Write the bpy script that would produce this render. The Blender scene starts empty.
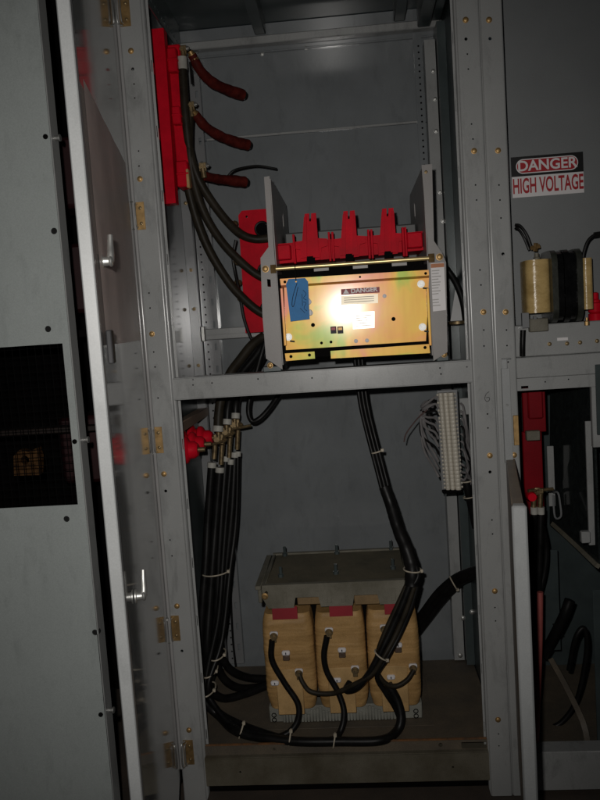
import bpy, bmesh, math, random
from mathutils import Vector, Matrix, noise
random.seed(7)
SC = bpy.context.scene
COL = SC.collection
R = math.radians
# ------------------------------------------------------------------ camera, world, flash, exposure
CAM = Vector((.1015, -2.068, 1.2745))
YAW, PITCH, ROLL = R(4.4), R(5.525), R(-3.837)
FWD = Vector((-math.sin(YAW)*math.cos(PITCH), math.cos(YAW)*math.cos(PITCH), -math.sin(PITCH)))
_rt = Vector((math.cos(YAW), math.sin(YAW), 0)); _up = _rt.cross(FWD)
RGT = math.cos(ROLL)*_rt + math.sin(ROLL)*_up
UPV = math.cos(ROLL)*_up - math.sin(ROLL)*_rt
cd = bpy.data.cameras.new('camera'); cam = bpy.data.objects.new('camera', cd); COL.objects.link(cam)
cd.sensor_width = 36; cd.sensor_fit = 'AUTO'; cd.lens = 778/800*36; cd.clip_start = .02; cd.clip_end = 200
cam.matrix_world = Matrix.Translation(CAM) @ Matrix((RGT, UPV, -FWD)).transposed().to_4x4()
SC.camera = cam
W = bpy.data.worlds.new('World'); SC.world = W; W.use_nodes = True
W.node_tree.nodes['Background'].inputs[0].default_value = (.62, .78, 1, 1)
W.node_tree.nodes['Background'].inputs[1].default_value = .006
# the camera's own flash, a few centimetres beside and above the lens
ld = bpy.data.lights.new('camera_flash', 'SPOT'); lamp = bpy.data.objects.new('camera_flash', ld); COL.objects.link(lamp)
ld.energy = 63; ld.shadow_soft_size = .012; ld.spot_size = R(92); ld.spot_blend = 1.0; ld.color = (1, .965, .92)
_d = (FWD - UPV*.01 - RGT*.055).normalized()
lamp.matrix_world = Matrix.Translation(CAM - RGT*.05 + UPV*.07) @ _d.to_track_quat('-Z', 'Y').to_matrix().to_4x4()
vs = SC.view_settings
SC.display_settings.display_device = 'sRGB'; vs.view_transform = 'Standard'; vs.look = 'None'; vs.exposure = 0; vs.gamma = 1; vs.use_curve_mapping = False

def at(px, py, Y):
    """point of the cubicle at depth Y seen at photograph pixel px,py"""
    d = FWD + RGT*((px-300)/778) + UPV*((400-py)/778)
    return CAM + d*((Y-CAM.y)/d.y)

# ------------------------------------------------------------------ materials
def atz(px, py, Z):
    d = FWD + RGT*((px-300)/778) + UPV*((400-py)/778)
    return CAM + d*((Z-CAM.z)/d.z)

def mat(name, c, rough=.5, metal=0, var=.15, scale=6, bump=0, bscale=60, c2=None, spec=.5, rvar=.0, stretch=(1,1,1), coat=0, fine=0.0, ior=1.5, thr=(.35,.7), grime=0):
    m = bpy.data.materials.new(name); m.use_nodes = True
    nt = m.node_tree; b = nt.nodes['Principled BSDF']; L = nt.links.new
    b.inputs['Metallic'].default_value = metal; b.inputs['Roughness'].default_value = rough
    b.inputs['Specular IOR Level'].default_value = spec; b.inputs['IOR'].default_value = ior
    b.inputs['Coat Weight'].default_value = coat
    tc = nt.nodes.new('ShaderNodeTexCoord'); mp = nt.nodes.new('ShaderNodeMapping'); mp.inputs['Scale'].default_value = stretch
    L(tc.outputs['Object'], mp.inputs[0])
    n = nt.nodes.new('ShaderNodeTexNoise'); n.inputs['Scale'].default_value = scale; n.inputs['Detail'].default_value = 8; n.inputs['Roughness'].default_value = .62
    L(mp.outputs[0], n.inputs['Vector'])
    r = nt.nodes.new('ShaderNodeValToRGB'); L(n.outputs[0], r.inputs[0])
    lo = c2 if c2 else tuple(x*(1-var) for x in c); hi = c if c2 else tuple(min(1, x*(1+var)) for x in c)
    r.color_ramp.elements[0].position = thr[0]; r.color_ramp.elements[1].position = thr[1]
    r.color_ramp.elements[0].color = (*lo, 1); r.color_ramp.elements[1].color = (*hi, 1)
    out = r.outputs[0]
    if fine:
        n3 = nt.nodes.new('ShaderNodeTexNoise'); n3.inputs['Scale'].default_value = 420; n3.inputs['Detail'].default_value = 3
        L(tc.outputs['Object'], n3.inputs['Vector'])
        mr3 = nt.nodes.new('ShaderNodeMapRange'); mr3.inputs[1].default_value = .3; mr3.inputs[2].default_value = .7
        mr3.inputs[3].default_value = 1-fine; mr3.inputs[4].default_value = 1+fine; L(n3.outputs[0], mr3.inputs[0])
        mx = nt.nodes.new('ShaderNodeVectorMath'); mx.operation = 'SCALE'
        L(out, mx.inputs[0]); L(mr3.outputs[0], mx.inputs['Scale']); out = mx.outputs[0]
    if grime:
        n4 = nt.nodes.new('ShaderNodeTexNoise'); n4.inputs['Scale'].default_value = 16; n4.inputs['Detail'].default_value = 10; n4.inputs['Roughness'].default_value = .7; n4.inputs['Distortion'].default_value = .4
        mp4 = nt.nodes.new('ShaderNodeMapping'); mp4.inputs['Scale'].default_value = (1.3,1,.45); mp4.inputs['Location'].default_value = (3.1,.7,1.9)
        L(tc.outputs['Object'], mp4.inputs[0]); L(mp4.outputs[0], n4.inputs['Vector'])
        mr4 = nt.nodes.new('ShaderNodeMapRange'); mr4.inputs[1].default_value = .52; mr4.inputs[2].default_value = .72; mr4.inputs[3].default_value = 1; mr4.inputs[4].default_value = 1-grime
        L(n4.outputs[0], mr4.inputs[0]); m4 = nt.nodes.new('ShaderNodeVectorMath'); m4.operation = 'SCALE'
        L(out, m4.inputs[0]); L(mr4.outputs[0], m4.inputs['Scale']); out = m4.outputs[0]
    L(out, b.inputs['Base Color'])
    if rvar:
        mr = nt.nodes.new('ShaderNodeMapRange'); mr.inputs[3].default_value = max(.02, rough-rvar); mr.inputs[4].default_value = rough+rvar
        L(n.outputs[0], mr.inputs[0]); L(mr.outputs[0], b.inputs['Roughness'])
    if bump:
        n2 = nt.nodes.new('ShaderNodeTexNoise'); n2.inputs['Scale'].default_value = bscale; n2.inputs['Detail'].default_value = 4
        L(mp.outputs[0], n2.inputs['Vector'])
        bp = nt.nodes.new('ShaderNodeBump'); bp.inputs['Strength'].default_value = bump; bp.inputs['Distance'].default_value = .002
        L(n2.outputs[0], bp.inputs['Height']); L(bp.outputs[0], b.inputs['Normal'])
    return m
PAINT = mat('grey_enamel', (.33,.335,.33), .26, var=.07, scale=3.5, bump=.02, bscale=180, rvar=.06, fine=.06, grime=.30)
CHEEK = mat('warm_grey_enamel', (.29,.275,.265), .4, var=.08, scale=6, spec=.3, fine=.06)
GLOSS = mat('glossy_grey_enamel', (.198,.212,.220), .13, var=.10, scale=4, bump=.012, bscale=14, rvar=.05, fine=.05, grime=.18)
DOORP = mat('door_enamel', (.30,.305,.30), .065, var=.08, scale=3, bump=.010, bscale=9, rvar=.03, fine=.04)
EDGEP = mat('door_edge_enamel', (.33,.34,.34), .38, var=.06, scale=5, fine=.06, grime=.15)
PANELP = mat('blue_grey_enamel', (.355,.385,.375), .42, var=.06, scale=2.5, bump=.04, bscale=260, rvar=.05, fine=.07, grime=.16)
GALV = mat('zinc_grey_steel', (.25,.255,.26), .24, .15, var=.06, scale=5, fine=.05)
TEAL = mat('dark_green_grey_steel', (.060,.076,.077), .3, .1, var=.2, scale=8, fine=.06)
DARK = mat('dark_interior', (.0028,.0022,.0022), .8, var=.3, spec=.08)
BLACKV = mat('void_black', (.004,.004,.004), .9)
RED = mat('red_moulded_insulator', (.60,.006,.020), .46, var=.2, scale=12, rvar=.08, spec=.05, bump=.05, bscale=90, fine=.08)
DRED = mat('dark_red_sleeve', (.082,.010,.007), .62, var=.45, scale=34, spec=.10, bump=.6, bscale=160, fine=.1)
CABLE = mat('black_cable_jacket', (.0075,.0072,.0070), .42, spec=.22, var=.4, scale=26, rvar=.12, bump=.08, bscale=160, fine=.15)
BCABLE = mat('brown_black_cable_jacket', (.026,.021,.014), .5, spec=.2, var=.35, scale=24, rvar=.12, bump=.08, bscale=160, fine=.15)
LEAD = mat('brown_sleeved_lead', (.10,.065,.045), .5, var=.3, scale=40, fine=.1)
BRASS = mat('yellow_zinc_hardware', (.42,.27,.115), .48, .8, var=.3, scale=40, rvar=.1)
BRONZE = mat('tarnished_brass', (.26,.19,.10), .46, .75, var=.4, scale=70, rvar=.12)
STEEL = mat('bright_steel', (.50,.50,.48), .46, .85, var=.15, scale=40)
WHITE = mat('white_sleeve', (.42,.41,.37), .5, spec=.2, var=.15, scale=40)
TIE = mat('cable_tie_nylon', (.52,.46,.36), .45, var=.2, scale=40)
COILM = mat('tan_resin_coil', (.52,.315,.125), .5, spec=.25, c2=(.26,.15,.055), scale=9, rvar=.1, bump=.8, bscale=24, stretch=(.6,.6,1.6), fine=.14, thr=(.25,.62))
TAPE = mat('tan_tape', (.52,.33,.14), .5, var=.2, scale=18, bump=.2, bscale=40, fine=.1)
WOOD = mat('brown_fibre_board', (.165,.140,.090), .75, c2=(.085,.078,.052), scale=8, fine=.14)
CLAMP = mat('dusty_grey_clamp', (.21,.195,.155), .6, c2=(.115,.105,.075), scale=11, fine=.12, bump=.1, bscale=90)
LAM = mat('grey_core_steel', (.27,.27,.235), .5, .1, var=.2, scale=20, fine=.1)
DUST = mat('dusty_brown_steel', (.150,.118,.080), .62, c2=(.085,.072,.056), scale=7, rvar=.12, bump=.1, bscale=120, fine=.2)
RUSTY = mat('rusty_edge', (.34,.15,.055), .45, .35, c2=(.14,.085,.05), scale=30, fine=.2)
SHEET = mat('faded_paper', (.80,.69,.65), .30, var=.12, scale=7, spec=.6, bump=.1, bscale=30, fine=.05)
TAGB = mat('blue_card', (.018,.20,.50), .6, var=.1, scale=30, fine=.06)
INK = mat('dark_ink', (.02,.02,.03), .6)
PENCIL = mat('pencil_grey', (.07,.07,.07), .6)
SREDL = mat('sign_red', (.42,.012,.02), .45, var=.08)
SBLACK = mat('sign_black', (.008,.008,.008), .4)
SWHITE = mat('sign_white', (.78,.75,.75), .45, var=.05)
LREDM = mat('label_red', (.30,.02,.03), .5)
LGREY = mat('label_grey_print', (.40,.38,.36), .5)
LORANGE = mat('label_orange', (.50,.17,.05), .5)
TERM = mat('ivory_terminal', (.56,.52,.44), .4, var=.18, scale=24, rvar=.1, fine=.06)
WGREY = mat('grey_wire', (.19,.18,.18), .45, var=.2, scale=40)
WPINK = mat('dull_red_wire', (.09,.05,.045), .5, var=.2)
PTTAN = mat('cream_tan_winding', (.66,.47,.20), .25, c2=(.40,.27,.10), scale=14, rvar=.1, bump=.55, bscale=70, stretch=(1,1,2), fine=.08)
PTBLK = mat('black_varnished_core', (.006,.006,.006), .14, var=.4, scale=30, bump=1.0, bscale=48, rvar=.1)
PTGRY = mat('dull_green_core_band', (.035,.037,.03), .3, var=.4, scale=30, bump=.3, bscale=120)
PINK = mat('pink_fibre_rod', (.34,.085,.075), .5, var=.15, scale=20, fine=.06)
ACRYL = mat('dark_phenolic_panel', (.030,.036,.035), .10, c2=(.016,.019,.019), scale=40, rvar=.05, bump=.02, bscale=20, fine=.5)
CONC = mat('dusty_concrete', (.085,.062,.045), .85, c2=(.045,.036,.03), scale=5, bump=.4, bscale=60, fine=.2)
MESHW = mat('dark_wire', (.0028,.0025,.0025), .6, 0, var=.3, spec=.06)

# zinc chromate plate: gold with pink and green iridescence stains
GOLD = bpy.data.materials.new('yellow_chromate_plate'); GOLD.use_nodes = True
def _gold():
    nt = GOLD.node_tree; b = nt.nodes['Principled BSDF']; L = nt.links.new
    tc = nt.nodes.new('ShaderNodeTexCoord')
    n = nt.nodes.new('ShaderNodeTexNoise'); n.inputs['Scale'].default_value = 7; n.inputs['Detail'].default_value = 4; n.inputs['Distortion'].default_value = .6
    L(tc.outputs['Object'], n.inputs['Vector'])
    r = nt.nodes.new('ShaderNodeValToRGB'); L(n.outputs[0], r.inputs[0])
    e = r.color_ramp.elements; e[0].position = .34; e[0].color = (.48,.60,.12,1); e[1].position = .72; e[1].color = (.88,.36,.26,1)
    k = e.new(.43); k.color = (.86,.58,.12,1); k = e.new(.57); k.color = (.88,.48,.13,1)
    w = nt.nodes.new('ShaderNodeTexNoise'); w.inputs['Scale'].default_value = 60; w.inputs['Detail'].default_value = 6
    mp = nt.nodes.new('ShaderNodeMapping'); mp.inputs['Scale'].default_value = (1,1,.12); L(tc.outputs['Object'], mp.inputs[0]); L(mp.outputs[0], w.inputs['Vector'])
    mr = nt.nodes.new('ShaderNodeMapRange'); mr.inputs[3].default_value = .54; mr.inputs[4].default_value = .62; L(w.outputs[0], mr.inputs[0])
    L(r.outputs[0], b.inputs['Base Color']); L(mr.outputs[0], b.inputs['Roughness'])
    b.inputs['Metallic'].default_value = .60; b.inputs['Coat Weight'].default_value = .42; b.inputs['Coat Roughness'].default_value = .155; b.inputs['Coat IOR'].default_value = 1.5
    bp = nt.nodes.new('ShaderNodeBump'); bp.inputs['Strength'].default_value = .03; bp.inputs['Distance'].default_value = .002
    L(w.outputs[0], bp.inputs['Height']); L(bp.outputs[0], b.inputs['Normal'])
_gold()

# ------------------------------------------------------------------ helpers
def off(p):
    v = Vector((0,0,0))
    while p is not None:
        v = v + p.location; p = p.parent
    return v
def thing(name, label, cat, loc, group=None):
    o = bpy.data.objects.new(name, None); COL.objects.link(o); o.empty_display_size = .05
    o.location = loc; o['label'] = label; o['category'] = cat
    if group: o['group'] = group
    return o
def tag(o, label, cat, group=None):
    o['label'] = label; o['category'] = cat
    if group: o['group'] = group
    return o
def put(name, bm, m, par=None, xf=None, smooth=True, origin=None):
    """link a world-space bmesh as one mesh object (under par)"""
    if xf is not None: bm.transform(xf)
    o0 = off(par) if par else Vector(origin) if origin is not None else Vector((0,0,0))
    bm.transform(Matrix.Translation(-o0))
    bmesh.ops.recalc_face_normals(bm, faces=bm.faces[:])
    me = bpy.data.meshes.new(name); bm.to_mesh(me); bm.free()
    for mm in (m if isinstance(m, (list, tuple)) else [m]): me.materials.append(mm)
    if smooth:
        me.polygons.foreach_set('use_smooth', [True]*len(me.polygons))
        try: me.set_sharp_from_angle(angle=R(38))
        except Exception: pass
    o = bpy.data.objects.new(name, me); COL.objects.link(o)
    if par: o.parent = par
    else: o.location = o0
    return o
def mesh_of(name, bm, m):
    bmesh.ops.recalc_face_normals(bm, faces=bm.faces[:])
    me = bpy.data.meshes.new(name); bm.to_mesh(me); bm.free(); me.materials.append(m)
    me.polygons.foreach_set('use_smooth', [True]*len(me.polygons))
    try: me.set_sharp_from_angle(angle=R(38))
    except Exception: pass
    return me
def inst(name, me, loc, par, rot=(0,0,0), scale=1):
    o = bpy.data.objects.new(name, me); COL.objects.link(o); o.parent = par
    o.location = Vector(loc) - off(par); o.rotation_euler = rot; o.scale = (scale,)*3
    return o
def B(): return bmesh.new()
def box(bm, x0, x1, y0, y1, z0, z1, bev=.001, mi=0, xf=None):
    t = bmesh.new()
    bmesh.ops.create_cube(t, size=1)
    for v in t.verts: v.co = ((x0+x1)/2+v.co.x*(x1-x0), (y0+y1)/2+v.co.y*(y1-y0), (z0+z1)/2+v.co.z*(z1-z0))
    if bev: bmesh.ops.bevel(t, geom=t.edges[:], offset=min(bev, .35*min(abs(x1-x0), abs(y1-y0), abs(z1-z0))), segments=1, affect='EDGES', profile=.5)
    return merge(bm, t, xf, mi)
def merge(bm, t, xf=None, mi=0):
    if xf is not None: t.transform(xf)
    vm = {v: bm.verts.new(v.co) for v in t.verts}
    for f in t.faces:
        try: nf = bm.faces.new([vm[v] for v in f.verts]); nf.material_index = mi
        except ValueError: pass
    t.free(); return bm
def plate(bm, outline, holes, fn, th, mi=0):
    """flat plate with true holes; outline, holes: 2D loops; fn(a,b,t) -> xyz"""
    t = bmesh.new(); edges = []
    for loop in [outline]+holes:
        vs_ = [t.verts.new((a, b, 0)) for a, b in loop]
        for i in range(len(vs_)): edges.append(t.edges.new((vs_[i], vs_[(i+1) % len(vs_)])))
    bmesh.ops.triangle_fill(t, use_beauty=True, use_dissolve=False, edges=edges)
    g = bmesh.ops.extrude_face_region(t, geom=t.faces[:])
    for e in g['geom']:
        if isinstance(e, bmesh.types.BMVert): e.co.z = th
    for v in t.verts: v.co = fn(v.co.x, v.co.y, v.co.z)
    return merge(bm, t, None, mi)
def soft(bm, w=.0025):
    es = [e for e in bm.edges if len(e.link_faces) == 2 and e.calc_face_angle(0) > 1 and e.calc_length() > .02]
    bmesh.ops.bevel(bm, geom=es, offset=w, segments=3, profile=.5, affect='EDGES')
def circ(a, b, r, n=8): return [(a+r*math.cos(i*2*math.pi/n+.39), b+r*math.sin(i*2*math.pi/n+.39)) for i in range(n)]
def rect(a0, a1, b0, b1): return [(a0,b0),(a1,b0),(a1,b1),(a0,b1)]
def rrect(a0, a1, b0, b1, r, n=5):
    o = []
    for cx, cy, s in ((a1-r,b1-r,0),(a0+r,b1-r,90),(a0+r,b0+r,180),(a1-r,b0+r,270)):
        for i in range(n+1):
            t = R(s+90*i/n); o.append((cx+r*math.cos(t), cy+r*math.sin(t)))
    return o
XZ = lambda y0: (lambda a, b, t: (a, y0+t, b))
YZ = lambda x0: (lambda a, b, t: (x0+t, a, b))
XY = lambda z0: (lambda a, b, t: (a, b, z0+t))
def cyl(bm, p0, p1, r, r1=None, n=12, mi=0):
    p0, p1 = Vector(p0), Vector(p1); r1 = r if r1 is None else r1
    d = (p1-p0).normalized(); q = d.to_track_quat('Z', 'Y').to_matrix()
    t = bmesh.new(); a = []; b = []
    for i in range(n):
        w = q @ Vector((math.cos(2*math.pi*i/n), math.sin(2*math.pi*i/n), 0))
        a.append(t.verts.new(p0+w*r)); b.append(t.verts.new(p1+w*r1))
    for i in range(n): t.faces.new((a[i], a[(i+1) % n], b[(i+1) % n], b[i]))
    t.faces.new(a[::-1]); t.faces.new(b)
    return merge(bm, t, None, mi)
def lathe(bm, prof, p0, d, n=20, mi=0):
    """prof: (radius, distance along d)"""
    p0 = Vector(p0); q = Vector(d).normalized().to_track_quat('Z', 'Y').to_matrix(); t = bmesh.new(); rings = []
    for r, h in prof:
        rings.append([t.verts.new(p0+q @ Vector((r*math.cos(2*math.pi*i/n), r*math.sin(2*math.pi*i/n), h))) for i in range(n)])
    for A, C in zip(rings, rings[1:]):
        for i in range(n): t.faces.new((A[i], A[(i+1) % n], C[(i+1) % n], C[i]))
    t.faces.new(rings[0][::-1]); t.faces.new(rings[-1])
    return merge(bm, t, None, mi)
def spline(pts, k=8):
    P = [Vector(p) for p in pts]; P = [2*P[0]-P[1]]+P+[2*P[-1]-P[-2]]; o = []
    for i in range(1, len(P)-2):
        for j in range(k):
            t = j/k; a, b, c, d = P[i-1:i+3]
            o.append(.5*((2*b)+(c-a)*t+(2*a-5*b+4*c-d)*t*t+(3*b-a-3*c+d)*t**3))
    o.append(P[-2]); return o
def tube(bm, pts, r, n=12, k=8, mi=0, r2=None, wob=0):
    S = spline(pts, k); t = bmesh.new(); rings = []; up = Vector((.3,.9,.2))
    for i, p in enumerate(S):
        d = (S[min(i+1, len(S)-1)]-S[max(i-1, 0)]).normalized()
        s = d.cross(up); s = s.normalized() if s.length > 1e-4 else Vector((1,0,0)); u = s.cross(d); up = u
        f = i/max(1, len(S)-1); rr = (r if r2 is None else r+(r2-r)*f)*(1+wob*(noise.noise(p*60)))
        rings.append([t.verts.new(p+s*rr*math.cos(2*math.pi*j/n)+u*rr*math.sin(2*math.pi*j/n)) for j in range(n)])
    for A, C in zip(rings, rings[1:]):
        for i in range(n): t.faces.new((A[i], A[(i+1) % n], C[(i+1) % n], C[i]))
    t.faces.new(rings[0][::-1]); t.faces.new(rings[-1])
    return merge(bm, t, None, mi)
def px(*P): return [at(*p) if len(p) == 3 else atz(p[0], p[1], p[3]) for p in P]   # (x, y, depth) or (x, y, 0, height)
def text_bm(s, size, fn, sx=1, bold=.0, depth=.0004):
    cu = bpy.data.curves.new('lettering', 'FONT'); cu.body = s; cu.size = size; cu.offset = bold; cu.extrude = depth; cu.align_x = 'CENTER'; cu.align_y = 'CENTER'
    cu.resolution_u = 4
    o = bpy.data.objects.new('lettering', cu); COL.objects.link(o)
    dg = bpy.context.evaluated_depsgraph_get(); me = bpy.data.meshes.new_from_object(o.evaluated_get(dg))
    bm = bmesh.new(); bm.from_mesh(me)
    bpy.data.objects.remove(o); bpy.data.curves.remove(cu); bpy.data.meshes.remove(me)
    for v in bm.verts: v.co = fn(v.co.x*sx, v.co.y, v.co.z)
    return bm
def facing(x, y, z):            # lettering lying on a plane that faces -Y
    return lambda a, b, t: (x+a, y-t, z+b)

# shared small meshes (axis along -Y, seat at origin)
def _bolt(m, r=.0062):
    bm = B(); lathe(bm, [(r*1.25,0),(r*1.25,.0012),(r*1.0,.0014),(r*.98,.0042),(r*.75,.0052),(r*.2,.0054)], (0,0,0), (0,-1,0), 12); return mesh_of('bolt', bm, m)
BOLT = _bolt(BRASS); BOLTS = _bolt(STEEL, .0055); BOLTD = _bolt(BRONZE, .005)
def _hex(m, r=.007, h=.006):
    bm = B(); cyl(bm, (0,0,0), (0,-.001,0), r*1.35, n=14); cyl(bm, (0,-.001,0), (0,-h,0), r, n=6); cyl(bm, (0,-h,0), (0,-h-.004,0), r*.5, n=8); return mesh_of('nut', bm, m)
NUT = _hex(STEEL); NUTB = _hex(BRONZE)

# ------------------------------------------------------------------ ground
bm = B(); box(bm, -6, 6, -8, 3, -.2, -.062, 0); o = put('floor', bm, CONC, smooth=False); o['kind'] = 'structure'

# ------------------------------------------------------------------ main cubicle
cub = thing('switchgear_cubicle', 'large open grey switchgear cubicle, breaker above its crossbar and transformer below', 'switchgear', (0,.3,0))
def channel(x0, x1, z0, z1, depth, holes, par, m=PAINT, name='post', y=0, rad=.0055, th=.0025):
    """upright sheet-steel post with rounded arrises and punched holes"""
    bm = B()
    plate(bm, rect(x0+rad, x1-rad, z0, z1), [circ(a, b, r, 10) for a, b, r in holes], XZ(y), th)
    for cx, s in ((x0+rad, -1), (x1-rad, 1)):
        prev = None
        for i in range(7):
            t = R(90*i/6); p = (cx+s*rad*math.sin(t), y+rad-rad*math.cos(t))
            if prev:
                q = [bm.verts.new((*prev, z0)), bm.verts.new((*p, z0)), bm.verts.new((*p, z1)), bm.verts.new((*prev, z1))]; bm.faces.new(q)
            prev = p
        xe = cx+s*rad
        box(bm, min(xe, xe-s*th), max(xe, xe-s*th), y+rad, y+depth, z0, z1, 0)
    bmesh.ops.remove_doubles(bm, verts=bm.verts, dist=1e-5)
    return put(name, bm, m, par)
def hz(pts, y=0, r=None): return [(at(a,b,y).x, at(a,b,y).z, c) for a, b, c in pts]
S, M_, BB = .0022, .0042, .0055
Lh = hz([(132.7,69,M_),(134,84,S),(134.7,98,S),(138.6,151,S),(139,166,S),(149,293,S),(150,308,S),(153.7,352,S),(155,367,S),(158,398,S),(165.7,491,M_),(182,651,M_),(170,540,S),(172,556,S)])
postL = channel(-.466, -.401, -.06, 2.27, .05, Lh, cub)
for a, b in ((131,51),(140,179),(152,334),(164,474),(177,606),(189,730)): inst('bolt', BOLT, at(a,b,0), postL)
Rh = hz([(466,39,M_),(467.4,54,S),(468.4,69,S),(471.6,124,S),(473,139,S),(475.6,185,S),(476.6,200,S),(480,270,S),(481,285,S),(483.8,330,S),(484,346,S),(487.5,414,S),(488,428,S),(490,472,M_),(495,607.6,S),(495.6,621,S),(498.6,734,S),(499,746,S),(492,520,S),(492.6,534,S)])
postR = channel(.400, .4582, -.06, 2.27, .05, Rh, cub)
for a, b in ((465.6,20),(474,151),(483.4,312),(489.8,455.5),(494.8,591),(498,719.6)): inst('bolt', BOLT, at(a,b,0), postR)
# handwritten 6
c = at(487,397,0); bm = B()
tube(bm, [(c.x+.006,-.0004,c.z+.014),(c.x-.002,-.0004,c.z+.008),(c.x-.006,-.0004,c.z-.004),(c.x-.001,-.0004,c.z-.012),(c.x+.006,-.0004,c.z-.008),(c.x+.005,-.0004,c.z-.001),(c.x-.003,-.0004,c.z-.002)], .0009, 5)
put('pencilled_number', bm, PENCIL, postR)
# inner lips of the two posts
for xa, xb in ((-.4005,-.3935), (.3935,.3995)):
    bm = B()
    outline = rect(xa, xb, .02, 2.25)
    plate(bm, outline, [rect(xa+.0025, xb-.0025, z, z+.03) for z in [.1+.17*i for i in range(12)]], XZ(.0505), .002)
    put('post_lip', bm, PAINT, cub)
# crossbar (shelf rail)
bm = B(); hs = [circ(at(a,b,.006).x, at(a,b,.006).z, .0022) for a, b in ((193,385),(193,379.5),(212,383),(258,379),(312,378),(440,368),(441,374),(467,367))]
plate(bm, rect(-.4,.4,1.0955,1.1495), hs, XZ(.006), .003); box(bm, -.4,.4,.006,.075,1.1497,1.1525,.0006); box(bm, -.4,.4,.0062,.05,1.0925,1.0953,.0006)
put('shelf_rail', bm, PAINT, cub)
bm = B(); box(bm, -.449,.436,.09,.55,1.128,1.131,0)
for x in (-.30,.25): pass
bm.free()
# lower front rail and base tray
bm = B(); plate(bm, rect(-.4,.4,-.02,.060), [circ(x,.02,.003) for x in (-.3,.3)], XZ(.012), .003)
box(bm, -.4,.4,.0125,.06,.0602,.063,.0006)
put('sill_rail', bm, mat('grimy_enamel', (.165,.150,.115), .6, c2=(.085,.072,.048), scale=7, fine=.15, spec=.25), cub)
bm = B(); box(bm, -.4,.4,.05,.054,-.06,-.0205,0); put('toe_plate', bm, DARK, cub)
bm = B(); plate(bm, rect(-.4,.4,.063,.0905), [rect(at(462,757,.03).x, at(487,757,.03).x, .0645, .085), circ(.27,.077,.006), circ(-.2,.077,.004)], XZ(.028), .002)
put('tray_front', bm, DUST, cub)
bm = B(); box(bm, -.449,.436,.030,.56,.0815,.0842,.0006); put('base_tray', bm, DUST, cub)
bm = B(); box(bm, -.398,.398,.0262,.0275,.0912,.0946,.0005); box(bm,-.398,.398,.0278,.034,.0912,.0946,.0005); put('tray_lip', bm, RUSTY, cub)
# walls: upper and lower back sheets with a folded joint
bm = B(); box(bm, -.4515,.4385,.600,.603,.02,1.908,0); put('back_sheet', bm, GLOSS, cub)
bm = B(); box(bm, -.4515,.4385,.600,.603,1.911,2.27,0); put('back_sheet', bm, GLOSS, cub)
bm = B(); box(bm, -.360,.356,.594,.5995,1.9085,1.9165,.0015); put('back_joint', bm, PAINT, cub)
bm = B(); box(bm, -.4,.41,.592,.5995,2.176,2.182,.0012); put('back_joint', bm, GLOSS, cub)
bm = B(); box(bm, -.44,.43,.565,.5995,2.196,2.222,.003); put('top_rear_rail', bm, PAINT, cub)
for a, b in ((262,54),(306,48),(435,55)): inst('bolt', BOLTS, at(a,b,.599), cub)
for s, x in ((-1,-.451),(1,.438)):
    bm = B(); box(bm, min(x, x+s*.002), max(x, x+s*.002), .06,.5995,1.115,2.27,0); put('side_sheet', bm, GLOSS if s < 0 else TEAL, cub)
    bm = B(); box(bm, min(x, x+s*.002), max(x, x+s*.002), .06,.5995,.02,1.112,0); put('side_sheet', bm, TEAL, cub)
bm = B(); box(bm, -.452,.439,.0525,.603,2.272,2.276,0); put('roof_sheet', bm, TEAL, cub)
# roof channels running front to back, and angle beams along both sides
for x, w in ((-.150,.036),(.300,.036)):
    bm = B(); box(bm, x-w/2, x+w/2, .06,.56,2.222,2.271,.003); put('roof_channel', bm, TEAL, cub)
bm = B(); box(bm, .355,.395,.06,.54,2.19,2.271,.003); box(bm, .40,.43,.06,.55,2.21,2.271,.002); put('roof_channel', bm, TEAL, cub)
bm = B(); plate(bm, rect(.06,.55,2.18,2.271), [rect(.09+.04*i,.105+.04*i,2.20,2.207) for i in range(11)], YZ(-.418), .004); put('roof_channel', bm, TEAL, cub)
# perforated rear uprights
def upright(x0, x1, y, hx, z0, z1, m, holes=True, slots=None, step=.0254, hr=.0034):
    bm = B(); H = []
    if holes:
        z = z0+.02
        while z < z1-.02: H.append(circ(hx, z, hr, 6)); z += step
    if slots:
        z = z0+.05
        while z < z1-.05: H.append(rect(slots-.004, slots+.004, z, z+.022)); z += .0762
    plate(bm, rect(x0, x1, z0, z1), H, XZ(y), .002)
    if holes: box(bm, hx-.008, hx+.008, y+.004, y+.005, z0, z1, 0, mi=1)  # black strip stands in for the shade inside the punched holes
    box(bm, x0, x0+.002, y+.0022, .5995, z0, z1, 0); box(bm, x1-.002, x1, y+.0022, .5995, z0, z1, 0)
    return put('rear_upright', bm, [m, DARK], cub)
upright(-.418,-.364,.572,-.404,.09,2.19,GALV,slots=-.377)
u = upright(-.4505,-.4205,.535,-.43,.09,2.19,GALV,holes=False)
for z in (.35,.62,.9,1.16,1.35,1.48,1.7): inst('bolt', BOLTD, (-.435,.5348,z), u)
upright(.345,.371,.590,.360,1.15,2.19,GLOSS,step=.02)
u = upright(.374,.408,.54,.386,.09,2.15,PAINT,holes=False)
for a, b in ((433,71),(435,99),(436,131),(440,192),(443,221)): inst('bolt', BOLTS, at(a,b,.539), u)
u = upright(.411,.4375,.50,.42,.09,2.19,TEAL,holes=False)
# two vertical dark gaskets on the right wall, plus a bolt line
bm = B(); plate(bm, rect(.10,.16,.12,2.15), [circ(.13,.15+.0508*i,.003,6) for i in range(39)], YZ(.434), .002); put('side_strip', bm, TEAL, cub)
bm = B(); plate(bm, rect(.25,.30,.12,2.15), [circ(.275,.15+.0508*i,.0035,6) for i in range(39)], YZ(.4335), .002); put('side_strip', bm, GALV, cub)
bm = B(); plate(bm, rect(.062,.10,.12,2.15), [circ(.075,.15+.0254*i,.003,6) for i in range(78)], YZ(-.449), .002); put('side_strip', bm, TEAL, cub)
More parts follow.
